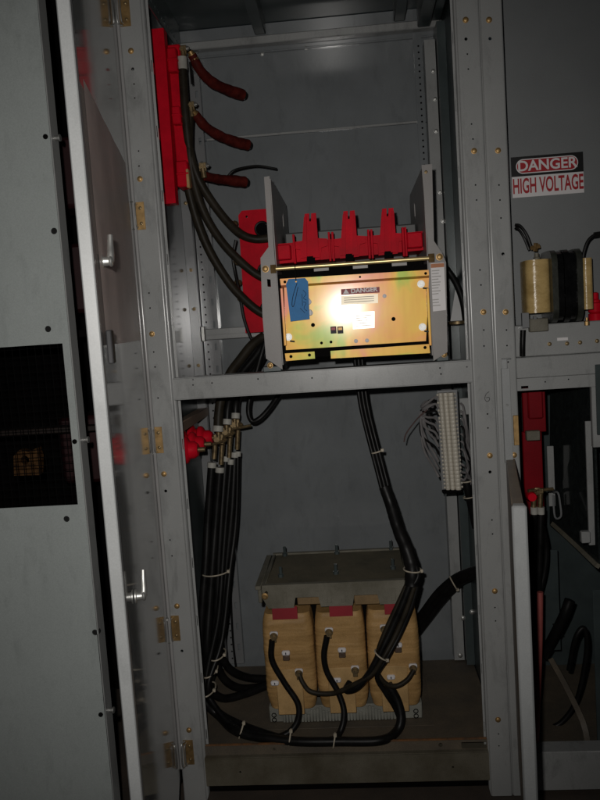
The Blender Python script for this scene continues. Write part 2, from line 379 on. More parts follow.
# rear rail half way up, with bright clip ends
bm = B(); box(bm, -.406,.40,.548,.566,1.243,1.280,.002); box(bm, -.406,.40,.5475,.549,1.258,1.2605,.0004)
rr = put('rear_rail', bm, PAINT, cub)
bm = B(); box(bm, -.420,-.407,.546,.568,1.240,1.290,.002); put('rail_clip', bm, STEEL, rr)
# hinges on the left post
def hinge(x, y):
    c = at(x, y, 0)
    bm = B(); plate(bm, rect(c.x-.016, c.x+.012, c.z-.036, c.z+.036), [circ(c.x+.002, c.z+.02, .002), circ(c.x+.002, c.z-.02, .002)], XZ(-.0028), .0026)
    h = put('hinge', bm, BRASS, postL)
    bm = B()
    tube(bm, [(c.x-.010,-.004,c.z+.034),(c.x-.016,-.022,c.z+.03),(c.x-.017,-.022,c.z-.03),(c.x-.010,-.004,c.z-.034)], .0022, 8)
    tube(bm, [(c.x-.006,-.004,c.z+.03),(c.x-.007,-.021,c.z+.026),(c.x-.007,-.021,c.z-.026),(c.x-.006,-.004,c.z-.03)], .0018, 8)
    put('hinge_pin', bm, STEEL, h)
    for dz in (.02, -.02): inst('screw', BOLTD, (c.x+.002,-.003,c.z+dz), h, scale=.75)
for x, y in ((125.5,12),(140.5,216),(158.5,440),(175.5,628),(189.5,752)): hinge(x, y)

# main door, standing open on the left post
AD = R(78.67)
DM = Matrix.Translation((-.466,-.004,0)) @ Matrix.Rotation(-AD, 4, 'Z')
DW = .915
bm = B(); box(bm, .008, DW-.026, -.0195, -.0015, .045, 2.255, .002)
door = put('door', bm, DOORP, cub, DM)
bm = B(); box(bm, DW-.0255, DW, -.0205, .0, .044, 2.256, .002); put('door_edge', bm, EDGEP, door, DM)
bm = B(); cyl(bm, (.009,.003,.05), (.009,.003,2.25), .0045, n=32); put('hinge_return', bm, mat('polished_enamel', (.34,.335,.33), .17, var=.06, spec=.7), door, DM)
# drawing sheet fixed inside
bm = B(); n = 14; g = []
for i in range(n+1):
    row = []
    for j in range(n+1):
        a, b = i/n, j/n; u = .15+.71*a; zt = 1.695-.02*a; z = 1.262+(zt-1.262)*b
        row.append(bm.verts.new((u, .0022+.0014*noise.noise(Vector((u*9, z*6, 1))), z)))
    g.append(row)
for i in range(n):
    for j in range(n): bm.faces.new((g[i][j], g[i+1][j], g[i+1][j+1], g[i][j+1]))
bmesh.ops.solidify(bm, geom=bm.faces[:], thickness=.0008)
sh = put('drawing_sheet', bm, SHEET, door, DM)
def latch(zc, u):
    bm = B()
    SM = Matrix.Translation((u,0,zc)) @ Matrix.Scale(.72,4) @ Matrix.Translation((-u,0,-zc))
    lathe(bm, [(.017,0),(.017,.003),(.011,.005),(.010,.017),(.013,.021),(.012,.024),(.009,.026),(.002,.027)], (u,.0,zc), (0,1,0), 18)
    tube(bm, [(u,.020,zc),(u-.004,.022,zc+.016),(u-.012,.022,zc+.036),(u-.018,.023,zc+.060)], .0095, 10, 6, r2=.0065)
    put('latch_handle', bm, STEEL, door, DM @ SM)
    if zc < 1: return
    bm = B(); box(bm, u+.030,u+.068,.0045,.013,zc-.165,zc-.112,.002); put('rod_guide', bm, mat('worn_dark_steel', (.05,.05,.052), .6, 0, var=.3, spec=.15), door, DM)
latch(1.398,.82); latch(.815,.765)

# ------------------------------------------------------------------ ventilated panel at far left and the dark cubicle behind it
vp = thing('ventilated_panel', 'blue-grey flat cover panel with a dark screened window and round fastener holes, at far left', 'cover panel', (-.8,-.28,0))
PY = -.30; xr = -.559
bm = B()
fh = [(54,231),(48,329),(66.5,519),(95,632.5)]
H = [rect(-1.02,-.578,.886,1.268)] + [circ(at(a,b,PY).x, at(a,b,PY).z, .0075, 12) for a, b in fh]
plate(bm, rect(-1.25, xr-.002, .03, 2.12), H, XZ(PY), .0025)
body = put('panel_face', bm, PANELP, vp)
bm = B(); box(bm, xr-.002, xr+.0012, PY+.0003, PY+.045, .03, 2.12, .001); put('side_flange', bm, PAINT, vp)
bm = B()
for a, b in fh:
    c = at(a,b,PY); lathe(bm, [(.0105,.003),(.0105,.012),(.004,.014)], (c.x, PY, c.z), (0,1,0), 12)
put('fastener_cup', bm, BLACKV, vp)
for a, b in ((54,136),(84,441),(116,714)):
    p = at(a,b,PY); bm = B(); cyl(bm, (xr+.001,PY+.02,p.z), (xr+.012,PY+.02,p.z), .0055, n=10); cyl(bm, (xr+.012,PY+.02,p.z), (xr+.015,PY+.02,p.z), .008, n=10); put('latch_stud', bm, STEEL, vp)
    bm = B(); lathe(bm, [(.006,0),(.006,.002),(.002,.003)], (xr-.012,PY,p.z), (0,-1,0), 8); put('stud_head', bm, DARK, vp)
bm = B()
for i in range(24):
    x = -1.02+.0185*i; tube(bm, [(x,PY+.012,.88),(x,PY+.014,1.07),(x,PY+.012,1.275)], .0011, 5, 1)
for i in range(22):
    z = .89+.0185*i; tube(bm, [(-1.03,PY+.0143,z),(-.8,PY+.0143,z),(-.57,PY+.0143,z)], .0011, 5, 1)
o = put('wire_screen', bm, MESHW, vp); o['kind'] = 'stuff'

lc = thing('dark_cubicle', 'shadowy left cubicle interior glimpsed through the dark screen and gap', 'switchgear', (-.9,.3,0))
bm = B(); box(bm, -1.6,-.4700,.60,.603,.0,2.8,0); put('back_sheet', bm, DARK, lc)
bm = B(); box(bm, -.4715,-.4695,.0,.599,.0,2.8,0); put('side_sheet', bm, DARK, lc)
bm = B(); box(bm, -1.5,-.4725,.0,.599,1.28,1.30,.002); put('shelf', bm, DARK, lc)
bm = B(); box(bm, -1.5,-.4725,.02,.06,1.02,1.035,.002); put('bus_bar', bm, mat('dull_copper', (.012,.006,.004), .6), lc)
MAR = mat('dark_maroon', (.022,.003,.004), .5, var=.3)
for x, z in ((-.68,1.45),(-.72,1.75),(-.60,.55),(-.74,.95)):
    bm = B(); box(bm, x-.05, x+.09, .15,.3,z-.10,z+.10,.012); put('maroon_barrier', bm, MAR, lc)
bm = B(); p = at(25,463,-.1); plate(bm, [(p.x-.038,p.z-.034),(p.x+.03,p.z-.036),(p.x+.036,p.z+.012),(p.x+.030,p.z+.036),(p.x+.008,p.z+.028),(p.x-.016,p.z+.034),(p.x-.034,p.z+.018)], [circ(p.x-.004,p.z+.006,.012,9)], XZ(-.09), .03)
o = put('fuse_block', bm, mat('amber_resin', (.065,.032,.012), .6, var=.6, spec=.1, scale=60, bump=.5, bscale=90), None, origin=(p.x,-.07,p.z)); tag(o, 'small amber resin block seen through the dark screened window at far left', 'fuse block')

# ------------------------------------------------------------------ right neighbouring cubicle
rc = thing('switchgear_cubicle', 'grey neighbouring cubicle on the right behind the warning sign and shelf', 'switchgear', (.75,.3,0))
R2h = hz([(490,38.6,M_),(499,185,S),(500,200,S),(501,218,S),(503,254,M_),(506.5,330,S),(507,345.6,S),(508.2,362,S)])
post2 = channel(.4600,.5155,-.06,2.27,.05,R2h,rc)
for a, b in ((489,20),(498,150.6),(505.6,312),(514,455)): inst('bolt', BOLT, at(a,b,0), post2)
bm = B(); box(bm, .5157,1.4,.15,.153,1.10,2.27,0); put('barrier_sheet', bm, mat('dull_grey_enamel', (.203,.212,.215), .4, var=.08, scale=3, rvar=.06, fine=.06), rc)
bm = B(); box(bm, .5157,1.4,.006,.10,1.0955,1.1495,.002); put('shelf_rail', bm, PAINT, rc)
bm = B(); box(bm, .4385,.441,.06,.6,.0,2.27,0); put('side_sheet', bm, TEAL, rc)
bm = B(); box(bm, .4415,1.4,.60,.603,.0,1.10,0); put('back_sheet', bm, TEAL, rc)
bm = B(); box(bm, .4415,1.4,.16,.599,1.101,1.104,0); put('shelf_sheet', bm, TEAL, rc)
# frame of the lower opening
bm = B(); plate(bm, rect(.5157,.735,1.062,1.0945), [rect(.527,.546,1.0675,1.0745), circ(.59,1.082,.002), circ(.65,1.085,.002)], XZ(.012), .003); put('opening_header', bm, PAINT, rc)
bm = B(); box(bm, .708,.735,.0125,.03,.90,1.0615,.002); put('opening_jamb', bm, PAINT, rc)
bm = B(); box(bm, .716,.80,.0,.006,.935,1.12,.001); put('dark_gusset', bm, TEAL, rc)
bm = B(); box(bm, .500,.514,-.004,.0,.92,1.0,.001); put('hinge', bm, BRASS, rc)
# upper latch strip standing off the post
bm = B(); plate(bm, rect(.4735,.4935,.874,1.125), [circ(.484,1.03,.003)], XZ(-.016), .003); box(bm, .4735,.478,-.0128,-.001,.874,1.125,.001)
box(bm, .474,.488,-.017,-.0145,1.125,1.15,.001); box(bm,.474,.496,-.03,-.0145,1.1502,1.153,.001); put('latch_strip', bm, EDGEP, rc)
# lower door seen edge-on
AR = math.atan2(.60,-.100)
RM = Matrix.Translation((.501,-.004,0)) @ Matrix.Rotation(-AR, 4, 'Z')
bm = B(); box(bm, .0, .575, -.024, 0, .04, .885, .002); rd = put('door', bm, mat('tan_reflection_face', (.20,.16,.125), .45, var=.2, scale=8, fine=.1), rc, RM)  # tan base colour paints in the warm reflection on the door face
bm = B(); box(bm, .5755,.602,-.026,.002,.04,.905,.004); put('door_edge', bm, EDGEP, rd, RM)
# interior of the lower right compartment
bm = B(); box(bm, .5157,1.4,.004,.06,-.05,.062,.002); put('sill_rail', bm, PAINT, rc)
bm = B(); box(bm, .4415,1.4,.061,.599,.03,.034,0); put('base_tray', bm, DUST, rc)
bm = B(); box(bm, .56,.575,.06,.56,.03,.46,.001, xf=None); 
bm.free()
# phenolic barrier running front to back with its grey uprights and bottom rail
bm = B(); v = [(.690,.45,.575),(.742,.11,.548),(.735,.10,1.056),(.700,.42,1.045)]
t = bmesh.new(); f = t.faces.new([t.verts.new(p) for p in v]); g = bmesh.ops.extrude_face_region(t, geom=[f])
for e in g['geom']:
    if isinstance(e, bmesh.types.BMVert): e.co += Vector((.006,.001,0))
merge(bm, t); put('phenolic_barrier', bm, ACRYL, rc)
bm = B(); tube(bm, [at(553,524,.42), at(575,544,.26), at(598,566,.1)], .009, 4, 3); put('barrier_rail', bm, CLAMP, rc)
for x, y0, y1, Y, w in ((549.5,446,506,.36,.010),(588.5,421,545,.10,.0085)):
    a, b = at(x, y0, Y), at(x+3, y1, Y); bm = B(); box(bm, -w, w, -.004, .004, b.z, a.z, .001, xf=Matrix.Translation(((a.x+b.x)/2, Y, 0))); put('barrier_upright', bm, PAINT, rc)
bm = B(); a = at(584,537,.09); box(bm, a.x-.012,a.x+.012,.07,.09,a.z-.012,a.z+.02,.002); put('barrier_clip', bm, PAINT, rc)
bm = B(); a = at(573,500,.25); tube(bm, [at(553,492,.3), at(558,493,.25), at(560,503,.25), at(561,516,.25), at(555,517,.27), at(553,495,.3)], .003, 6, 4); put('wire_bracket', bm, GALV, rc)
# lower right gusset plates
bm = B(); a, b = at(548,550,.40), at(562,650,.40); box(bm, .63,.70,.40,.404,b.z,a.z,.001); put('gusset_sheet', bm, TEAL, rc)
bm = B(); a, b = at(597,590,.06), at(595,745,.06); box(bm, a.x-.012,a.x+.2,.06,.064,b.z,a.z,.006); put('gusset_sheet', bm, TEAL, rc)
bm = B(); tube(bm, [at(551,660,.30), at(565,685,.22), at(583,722,.12), at(588,745,.1)], .011, 4, 3); put('floor_brace', bm, DUST, rc)

# warning sign
def sign():
    y = .1495; x0, x1 = .5525, .7445; z0, z1 = 1.5805, 1.6895; zm = 1.637
    t = thing('warning_sign', 'red, black and white sticker reading DANGER HIGH VOLTAGE on the right cubicle', 'sign', ((x0+x1)/2,y,z0))
    bm = B(); box(bm, x0,x1,y-.0008,y,z0,zm-.0002,.0002); put('white_field', bm, SWHITE, t)
    bm = B(); box(bm, x0-.001,x1,y-.0009,y,zm,z1,.0002); put('black_field', bm, SBLACK, t)
    cx, cz = (x0+x1)/2-.001, (zm+z1)/2-.0005
    bm = B(); plate(bm, rrect(cx-.083,cx+.083,cz-.0195,cz+.0195,.0192,8), [], XZ(y-.0014), .0004); put('oval_outline', bm, SWHITE, t)
    bm = B(); plate(bm, rrect(cx-.0805,cx+.0805,cz-.017,cz+.017,.0168,8), [], XZ(y-.0019), .0004); put('red_oval', bm, SREDL, t)
    bm = text_bm('DANGER', .0385, facing(cx, y-.0022, cz-.0003), 1.02, .0009, .0002); put('danger_lettering', bm, SWHITE, t, smooth=False)
    bm = text_bm('HIGH VOLTAGE', .0560, facing(cx+.001, y-.0012, (z0+zm)/2), .475, .0012, .0002); put('voltage_lettering', bm, SREDL, t, smooth=False)
sign()

# small wound transformer on the right shelf
def winding():
    yc = .075
    A = at(524,262,.06); Bm = at(590,318,.06)
    t = thing('instrument_transformer', 'small transformer with cream windings around a shiny black core, on the right shelf', 'transformer', (.65,yc,1.15))
    def L(a, b): return at(a, b, .05)
    # base box
    bm = B(); q = L(528,325); box(bm, .5165,1.0,.030,.148,1.1500,q.z,.003); base = put('base_box', bm, PAINT, t)
    for a, b in ((549.5,344),(567,343.5),(580,342.5),(597,341)): 
        p = at(a,b,.03); inst('bolt', BOLTD, p, base, scale=.9)
    p = at(562.5,339,.03); bm = B(); box(bm, p.x-.014,p.x+.014,.0288,.0298,p.z-.004,p.z+.004,.0003); put('paper_label', bm, SWHITE, base)
    # windings
    for (a0,b0,a1,b1) in ((524,261,550,312),(579,259,591,309)):
        p0, p1 = L(a0,b0), L(a1,b1); cx = (p0.x+p1.x)/2; w = (p1.x-p0.x)/2
        bm = B(); plate(bm, rrect(p0.x,p1.x,yc-.055,yc+.05,min(w*.8,.024),6), [], XY(p1.z), p0.z-p1.z)
        bmesh.ops.bevel(bm, geom=[e for e in bm.edges if abs(e.verts[0].co.z-e.verts[1].co.z) < 1e-6 and e.calc_face_angle(0) > 1], offset=.004, segments=2, affect='EDGES')
        put('winding', bm, PTTAN, t)
    # banded core
    lo, hi = L(549,323), L(577,249); n = 5; w = (hi.x-lo.x)/n
    for i in range(n):
        bm = B(); e = .004 if i in (1,3) else 0
        plate(bm, rrect(yc-.075+e, yc+.062-e, lo.z+e, hi.z-e, .036, 7), [], YZ(lo.x+w*i+.0006), w-.0012)
        put('core_band', bm, PTGRY if i in (0,4) else PTBLK, t)
    # terminal and lead on top
    p = L(537,255); bm = B(); lathe(bm, [(.009,-.01),(.009,.004),(.006,.006),(.006,.016)], (p.x,yc-.02,L(537,261).z+.005), (0,0,1), 10); put('terminal_stud', bm, CLAMP, t)
    bm = B(); q = L(535,248); cyl(bm, (q.x-.012,.05,q.z), (q.x+.012,.045,q.z+.004), .006, n=6); cyl(bm, (q.x,.05,q.z-.008), (q.x+.002,.045,q.z+.012), .0065, n=6); put('terminal_nut', bm, BRASS, t)
    # bracket lug at lower left
    bm = B(); p = L(533,325); box(bm, L(526,316).x, L(545,330).x, .01,.03,L(526,332).z,L(526,319).z,.002); put('terminal_lug', bm, CLAMP, t)
    bm = B(); box(bm, L(518.5,315).x, L(526,330).x, .006,.02,L(520,328).z,L(520,313).z,.001); cyl(bm, (L(530,318).x,.012,L(530,318).z),(L(533,318).x,.012,L(530,318).z),.005,n=8); put('terminal_tab', bm, GALV, t)
    bm = B(); p = at(587,323,.02); lathe(bm, [(.007,-.006),(.007,.004),(.004,.006),(.004,.014)], p, (0,0,1), 8); put('brass_stud', bm, BRASS, t)
    bm = B(); tube(bm, px((523,330,.02),(522.5,345,.02),(522.5,356,.024)), .0075, 10); put('short_lead', bm, CABLE, t)
winding()
bm = B(); tube(bm, px((515,225,.06),(520,226,.055),(526,234,.05),(531,247,.05)), .0042, 8); tube(bm, px((515,228,.065),(519,230,.06),(524,238,.055),(529,250,.055)), .0036, 8)
tag(put('twin_lead', bm, CABLE), 'pair of thin dark leads bent down onto the left terminal of the small right winding', 'cable')
bm = B(); tube(bm, px((603,234,.05),(595,235,.05),(588,241,.05),(584,252,.05),(583,258,.05)), .0046, 8); cyl(bm, at(594,235,.05), at(600,234,.05), .007, n=8)
tag(put('curved_lead', bm, CABLE), 'black lead curving down onto the right end of the small winding at the right edge', 'cable')
bm = B(); p = at(595,322,.10); lathe(bm, [(.019,0),(.019,.022),(.014,.024),(.019,.028),(.019,.05),(.013,.053),(.013,.058),(.009,.062),(.009,.078),(.004,.08)], (p.x+.002,.10,p.z), (0,0,1), 16)
tag(put('post_insulator', bm, RED), 'small red standoff insulator at the right edge beside the wound transformer', 'insulator')
# red phase barrier behind the lower right opening
bm = B(); a, b = at(522,386,.20), at(549,480,.20); box(bm, a.x,b.x-.002,.20,.215,at(540,432,.2).z,a.z+.02,.002); box(bm, a.x,at(545,480,.2).x,.22,.235,at(540,545,.22).z,at(540,431,.22).z,.002)
box(bm, a.x+.012,b.x-.012,.185,.1995,at(540,418,.2).z,a.z,.004)
pb = put('phase_barrier', bm, mat('shaded_red_barrier', (.20,.003,.008), .45, var=.2, spec=.15, fine=.08), None, origin=a); tag(pb, 'red insulating phase barrier inside the lower right opening beside the dark panel', 'barrier')  # red made darker to put the opening's shade into its colour
bm = B(); a, b = at(526,431,.17), at(540,440,.17); box(bm, a.x,b.x,.165,.184,b.z,a.z,.002); put('grey_clip', bm, CLAMP, pb)

# lugs and cables of the right compartment
def sleeve(bm, p, d, r, h): cyl(bm, Vector(p), Vector(p)+Vector(d).normalized()*h, r, n=12)
rl = thing('cable_lug_cluster', 'brass cable lugs bolted together inside the lower right opening', 'lug', at(538,492,.15))
bm = B(); p = at(537,491,.15); box(bm, p.x-.018,p.x+.018,.146,.154,p.z-.008,p.z+.008,.002); cyl(bm, at(528,491,.14), at(553,489,.16), .005, n=8); lathe(bm, [(.012,0),(.012,.006),(.007,.007),(.007,.02)], p, (0,-1,0), 6); put('bolted_joint', bm, BRONZE, rl)
bm = B(); lathe(bm, [(.012,0),(.016,.01),(.012,.03)], at(530,495,.16), (0,-1,0), 12); put('red_cap', bm, RED, rl)
for a in (534,540.5):
    bm = B(); cyl(bm, at(a,493,.15), at(a-.5,508,.15), .0075, n=10); put('lug_barrel', bm, BRONZE, rl)
for k, a in enumerate((534,541)):
    bm = B(); cyl(bm, at(a,508.5,.15), at(a,514,.15), .0105, n=12)
    bm.free()
    c_ = thing('black_cable', ['left', 'right'][k]+' of the two black cables hanging from the brass lugs in the right compartment', 'cable', at(a,514,.15), 'cables of the right compartment')
    bm = B(); cyl(bm, at(a,507,.15), at(a,514,.15), .0102, n=12); put('white_sleeve', bm, WHITE, c_)
    bm = B(); tube(bm, px((a,513,.15),(a-1,550,.15),(a-1-2*k,590,.16),(a-3-3*k,640,.20),(a-2,700,.25)), .0092, 12); put('cable_jacket', bm, CABLE, c_)
bm = B(); tube(bm, px((541,520,.18),(546,545,.2),(545,570,.2),(538,600,.2),(531,640,.22),(530,700,.24)), .008, 10)
tag(put('black_cable', bm, CABLE), 'slack black cable bulging out to the right of the right compartment lug cables', 'cable', 'cables of the right compartment')
bm = B(); tube(bm, px((545,730,.2),(562,722,.2),(577,700,.2),(585,665,.2),(587,640,.2),(583,628,.2),(575,640,.2),(569,670,.22)), .008, 10)
tag(put('black_cable', bm, CABLE), 'black cable looping on the floor of the right compartment, at lower right', 'cable', 'cables of the right compartment')
bm = B(); tube(bm, px((543,655,.3),(552,640,.28),(564,616,.25),(570,600,.25)), .016, 12); cyl(bm, at(553,624,.26), at(562,634,.26), .0025, n=6)
tag(put('cable_bundle', bm, CABLE), 'thick black tied bundle slanting behind the pink rod in the right compartment', 'cable')
bm = B(); tube(bm, px((540,592,.06),(539.5,640,.06),(537.5,700,.06),(535.5,754,.06)), .0088, 10, 4)
tag(put('fibre_rod', bm, PINK), 'long pink fibre rod standing upright behind the edge of the right door', 'rod')

# ------------------------------------------------------------------ upper red insulator column with bus hardware
ins = thing('insulator_column', 'tall red insulator column with three blocks on the upper left wall', 'insulator', (-.42,.3,1.66))
bm = B(); plate(bm, [(-.450,1.662),(-.413,1.662),(-.413,1.68),(-.408,2.10),(-.408,2.168),(-.450,2.168)], [], XZ(.285), .04)
bmesh.ops.bevel(bm, geom=[e for e in bm.edges if e.calc_face_angle(0) > 1], offset=.003, segments=2, affect='EDGES'); put('backing_bar', bm, RED, ins)
bm = B()
box(bm, -.412,-.372,.327,.365,1.75,2.135,.004)
put('block_spine', bm, RED, ins)
for ya, yb, w in ((50,74,178),(108,126,182),(162,188,189)):
    a, b = at(w, ya, .33), at(w, yb, .33)
    bm = B(); box(bm, -.408, a.x, .30,.366, b.z, a.z, .004); zc = (a.z+b.z)/2
    box(bm, -.408, a.x+.0015, .298,.368, zc-.004, zc+.004, .002)
    put('insulator_block', bm, RED, ins)
bm = B(); a = at(187,176,.30); box(bm, a.x-.004,a.x+.006,.2985,.33,a.z-.035,a.z+.022,.003); put('resin_end', bm, TAPE, ins)

def lug(name_label, cx, cy, Y, ang, sl, group=None):
    """bolted brass cable lug; ang = direction of the barrel"""
    t = thing('cable_lug', name_label, 'lug', at(cx,cy,Y), group); p = at(cx,cy,Y)
    d = Vector((math.sin(ang),0,-math.cos(ang)))
    bm = B(); cyl(bm, p-d*.004, p+d*.024, .0085, n=10); put('barrel', bm, BRONZE, t)
    bm = B(); box(bm, p.x-.011,p.x+.011,Y-.003,Y+.003,p.z-.004,p.z+.022,.001); put('palm', bm, BRONZE, t)
    inst('nut', NUTB, (p.x-.002,Y-.003,p.z+.010), t); inst('nut', NUT, (p.x+.014,Y-.001,p.z+.012), t, (0,0,R(65)), .8)
    return t, p+d*.022, d
def cable(name, label, pts, r, m=CABLE, group=None, sl=None, n=12, cat='cable', wob=0):
    t = thing(name, label, cat, pts[0], group)
    bm = B(); tube(bm, pts, r, n, wob=wob); put('cable_jacket', bm, m, t)
    if sl:
        d = (Vector(pts[1])-Vector(pts[0])).normalized(); bm = B(); cyl(bm, Vector(pts[0])-d*.002, Vector(pts[0])+d*sl, r*1.1, n=14); put('white_sleeve', bm, WHITE, t)
    return t
for k, (cx, cy) in enumerate(((183,53),(191,109),(203,170))):
    lug(['brass lug at the top of the red column holding the highest dark red stub', 'brass lug beside the middle block of the red column', 'brass lug hidden behind the cables at the lowest block of the red column'][k], cx, cy, .335, .1, 0)
# twin bolts above first lug
cable('breaker_cable', 'black cable from the top of the red column to the top plate hole', px((182,58,.33),(183,75,.33),(186,120,.33),(190,152,.34),(198,178,.35),(210,199,.37),(226,220,.40),(241,234,.43),(255,239,.445),(272,238,.45)), .0135, BCABLE, 'cables from red column to breaker', .034)
cable('breaker_cable', 'black cable from the middle of the red column to the middle plate hole', px((190,112,.34),(189,135,.34),(190,158,.34),(196,190,.36),(206,217,.38),(222,242,.41),(240,261,.435),(256,274,.45),(274,283,.46)), .0135, BCABLE, 'cables from red column to breaker')
cable('breaker_cable', 'black cable hanging lowest between the red column and the bottom of the red plate', px((184,108,.35),(184,140,.35),(187,180,.36),(196,217,.38),(209,250,.40),(228,281,.42),(246,301,.44),(260,312,.45),(274,318,.455)), .0140, BCABLE, 'cables from red column to breaker')
for k, P in enumerate((((192,55,.34),(200,70,.36),(212,82,.40),(228,90,.45),(243,95,.49)),((195,114,.34),(205,126,.37),(220,136,.42),(236,142,.46),(248,145,.49)),((205,176,.35),(218,179,.39),(232,180.5,.43),(245,182,.46)))):
    t = thing('sleeved_stub', ['highest dark red sleeved cable stub by the red column', 'middle dark red sleeved cable stub by the red column', 'lowest dark red sleeved stub, behind the black cables at the red column'][k], 'cable stub', at(*P[0]), 'dark red sleeved stubs')
    pts = px(*P); bm = B(); tube(bm, pts, .0135, 14, wob=.13, r2=.0178); put('sleeve', bm, DRED, t)
    d = (pts[-1]-pts[-2]).normalized(); bm = B(); cyl(bm, pts[-1]-d*.001, pts[-1]+d*.010, .0158, .012, 12); put('cut_end', bm, CABLE, t)
    if k < 2:
        d = (pts[1]-pts[0]).normalized(); bm = B(); lathe(bm, [(.009,-.012),(.009,-.004),(.0125,-.003),(.0125,.004),(.010,.005),(.010,.010),(.0135,.011),(.0135,.018),(.009,.02)], pts[0], d, 10); put('brass_ferrule', bm, BRASS, t)
cable('thin_wire', 'thin black wire sticking out to the right from the lowest dark red stub', px((228,176,.42),(233,171,.42),(242,168,.43),(258,166,.45),(277,169,.47)), .0038, n=8)
cable('thin_wire', 'thin black wire hanging straight down beside the top lug of the red column', px((190,62,.33),(191,72,.33),(192,84,.33)), .0035, n=8)
cable('control_wire', 'thin dark wire running down behind the cables to the left edge of the red plate', px((236,240,.46),(233,257,.46),(235,272,.46),(239,290,.45),(245,322,.44),(256,345,.43),(276,349,.43)), .0055, n=8)

# red plate behind the left cradle cheek
rp = thing('red_back_plate', 'flat red insulating plate with cable holes behind the left cheek of the breaker', 'insulator plate', (-.19,.46,1.25))
a, b = at(238,211,.46), at(245.5,333,.46)
bm = B(); cz = [at(262,y,.46).z for y in (229,271,309)]
hx = at(263,240,.46).x
plate(bm, [(b.x,b.z),(-.103,b.z),(-.103,a.z),(a.x+.012,a.z),(a.x,a.z-.014)], [circ(hx,z,.021,16) for z in cz] + [circ(-.225,a.z-.02,.004)], XZ(.46), .008); put('plate', bm, RED, rp)
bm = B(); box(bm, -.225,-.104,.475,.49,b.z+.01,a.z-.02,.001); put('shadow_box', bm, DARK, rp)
for z in cz:
    bm = B(); tube(bm, [(hx+.022*math.cos(R(q)), .457, z+.022*math.sin(R(q))) for q in range(0,361,30)], .0035, 6, 2); put('hole_grommet', bm, CABLE, rp)
for a_, b_ in ((236,224),(238,262),(240,283),(243,300)):
    p = at(a_,b_,.47); bm = B(); lathe(bm, [(.010,0),(.010,.008),(.006,.009),(.006,.02)], p, (-.6,-.7,.2), 8); put('terminal_stud', bm, BRONZE, rp)

# ------------------------------------------------------------------ circuit breaker in its cradle
br = thing('circuit_breaker', 'circuit breaker with bright gold faceplate and red arc chutes between grey cheeks', 'circuit breaker', (.11,.25,1.153))
def cheek(pts, inner_x, s, holes):
    bm = B(); plate(bm, [(at(a,b,.01).x, at(a,b,.01).z) for a, b in pts], [[(at(a,b,.01).x, at(a,b,.01).z) for a, b in h] for h in holes], XZ(.010), .003)
    ck = put('cheek', bm, CHEEK, br)
    bm = B(); plate(bm, [(.0135,1.17),(.50,1.17),(.50,1.640),(.48,1.660),(.0135,1.660)], [[(.30,1.56),(.335,1.575),(.335,1.615),(.30,1.60)], circ(.40,1.52,.005), circ(.44,1.52,.005), circ(.2,1.4,.006)], YZ(inner_x), .0025*s); put('cheek_side', bm, CHEEK, ck)
    return ck
ckL = cheek([(264,177),(269.5,176),(274,250),(278,300),(282.5,369.5),(266,358.5),(262.5,316),(260.5,258),(268.5,247)], -.0995, 1, [[(267,279),(270.5,279.5),(271,287),(267.5,286.5)]])
ckR = cheek([(421.5,165),(432,164),(434,241),(441.5,252),(446,262),(447.5,352),(433.5,361),(430,300),(427.5,240)], .3015, -1, [])
p = at(426,172,.01); inst('bolt', BOLTD, (p.x,.0098,p.z), ckR, scale=.7)
for a, b, par in ((265.5,269,ckL),(439.5,257,ckR)): inst('bolt', BOLT, at(a,b,.0098), par, scale=1.2)
# feet
for a, b in ((270,363),(444,353)):
    p = at(a,b,.02); bm = B(); box(bm, p.x-.02,p.x+.03 if a < 300 else p.x+.012,.02,.05,1.1528,1.168,.002); put('cradle_foot', bm, TEAL, br); inst('bolt', BOLT, (p.x,.0198,1.170), br)
# caution label on the right cheek
def lab():
    q = lambda a, b: at(a, b, .0093)
    bm = B(); plate(bm, [(q(a,b).x, q(a,b).z) for a, b in ((430.5,263.5),(444,262.5),(446,310),(433,311.5))], [], XZ(.0088), .0008); L0 = put('caution_label', bm, SWHITE, ckR)
    bm = B(); plate(bm, [(q(a,b).x, q(a,b).z) for a, b in ((430.7,264),(443.9,263),(444.1,267),(430.9,268))], [], XZ(.0083), .0004); put('orange_heading', bm, LORANGE, L0)
    bm = B(); 
    for i in range(13):
        y = 271+2.9*i; w = random.uniform(.55,.95); a = q(431.6+.05*i, y); b = q(431.6+.05*i+11.5*w, y-.7)
        if i == 9: continue
        plate(bm, [(a.x,a.z-.0012),(b.x,b.z-.0012),(b.x,b.z+.0012),(a.x,a.z+.0012)], [], XZ(.0083), .0004)
    put('small_print', bm, LGREY, L0)
lab()
# tie rod
bm = B(); a, b = at(273,269,-.002), at(431,258,-.002); cyl(bm, a, b, .0055, n=14); put('tie_rod', bm, mat('bright_yellow_rod', (.88,.70,.34), .34, .7, var=.15, scale=30), br)
for p in (a, b):
    bm = B(); cyl(bm, p-Vector((.006,0,0)), p+Vector((.008,0,0)), .0125, n=6); put('rod_nut', bm, BRASS, br)
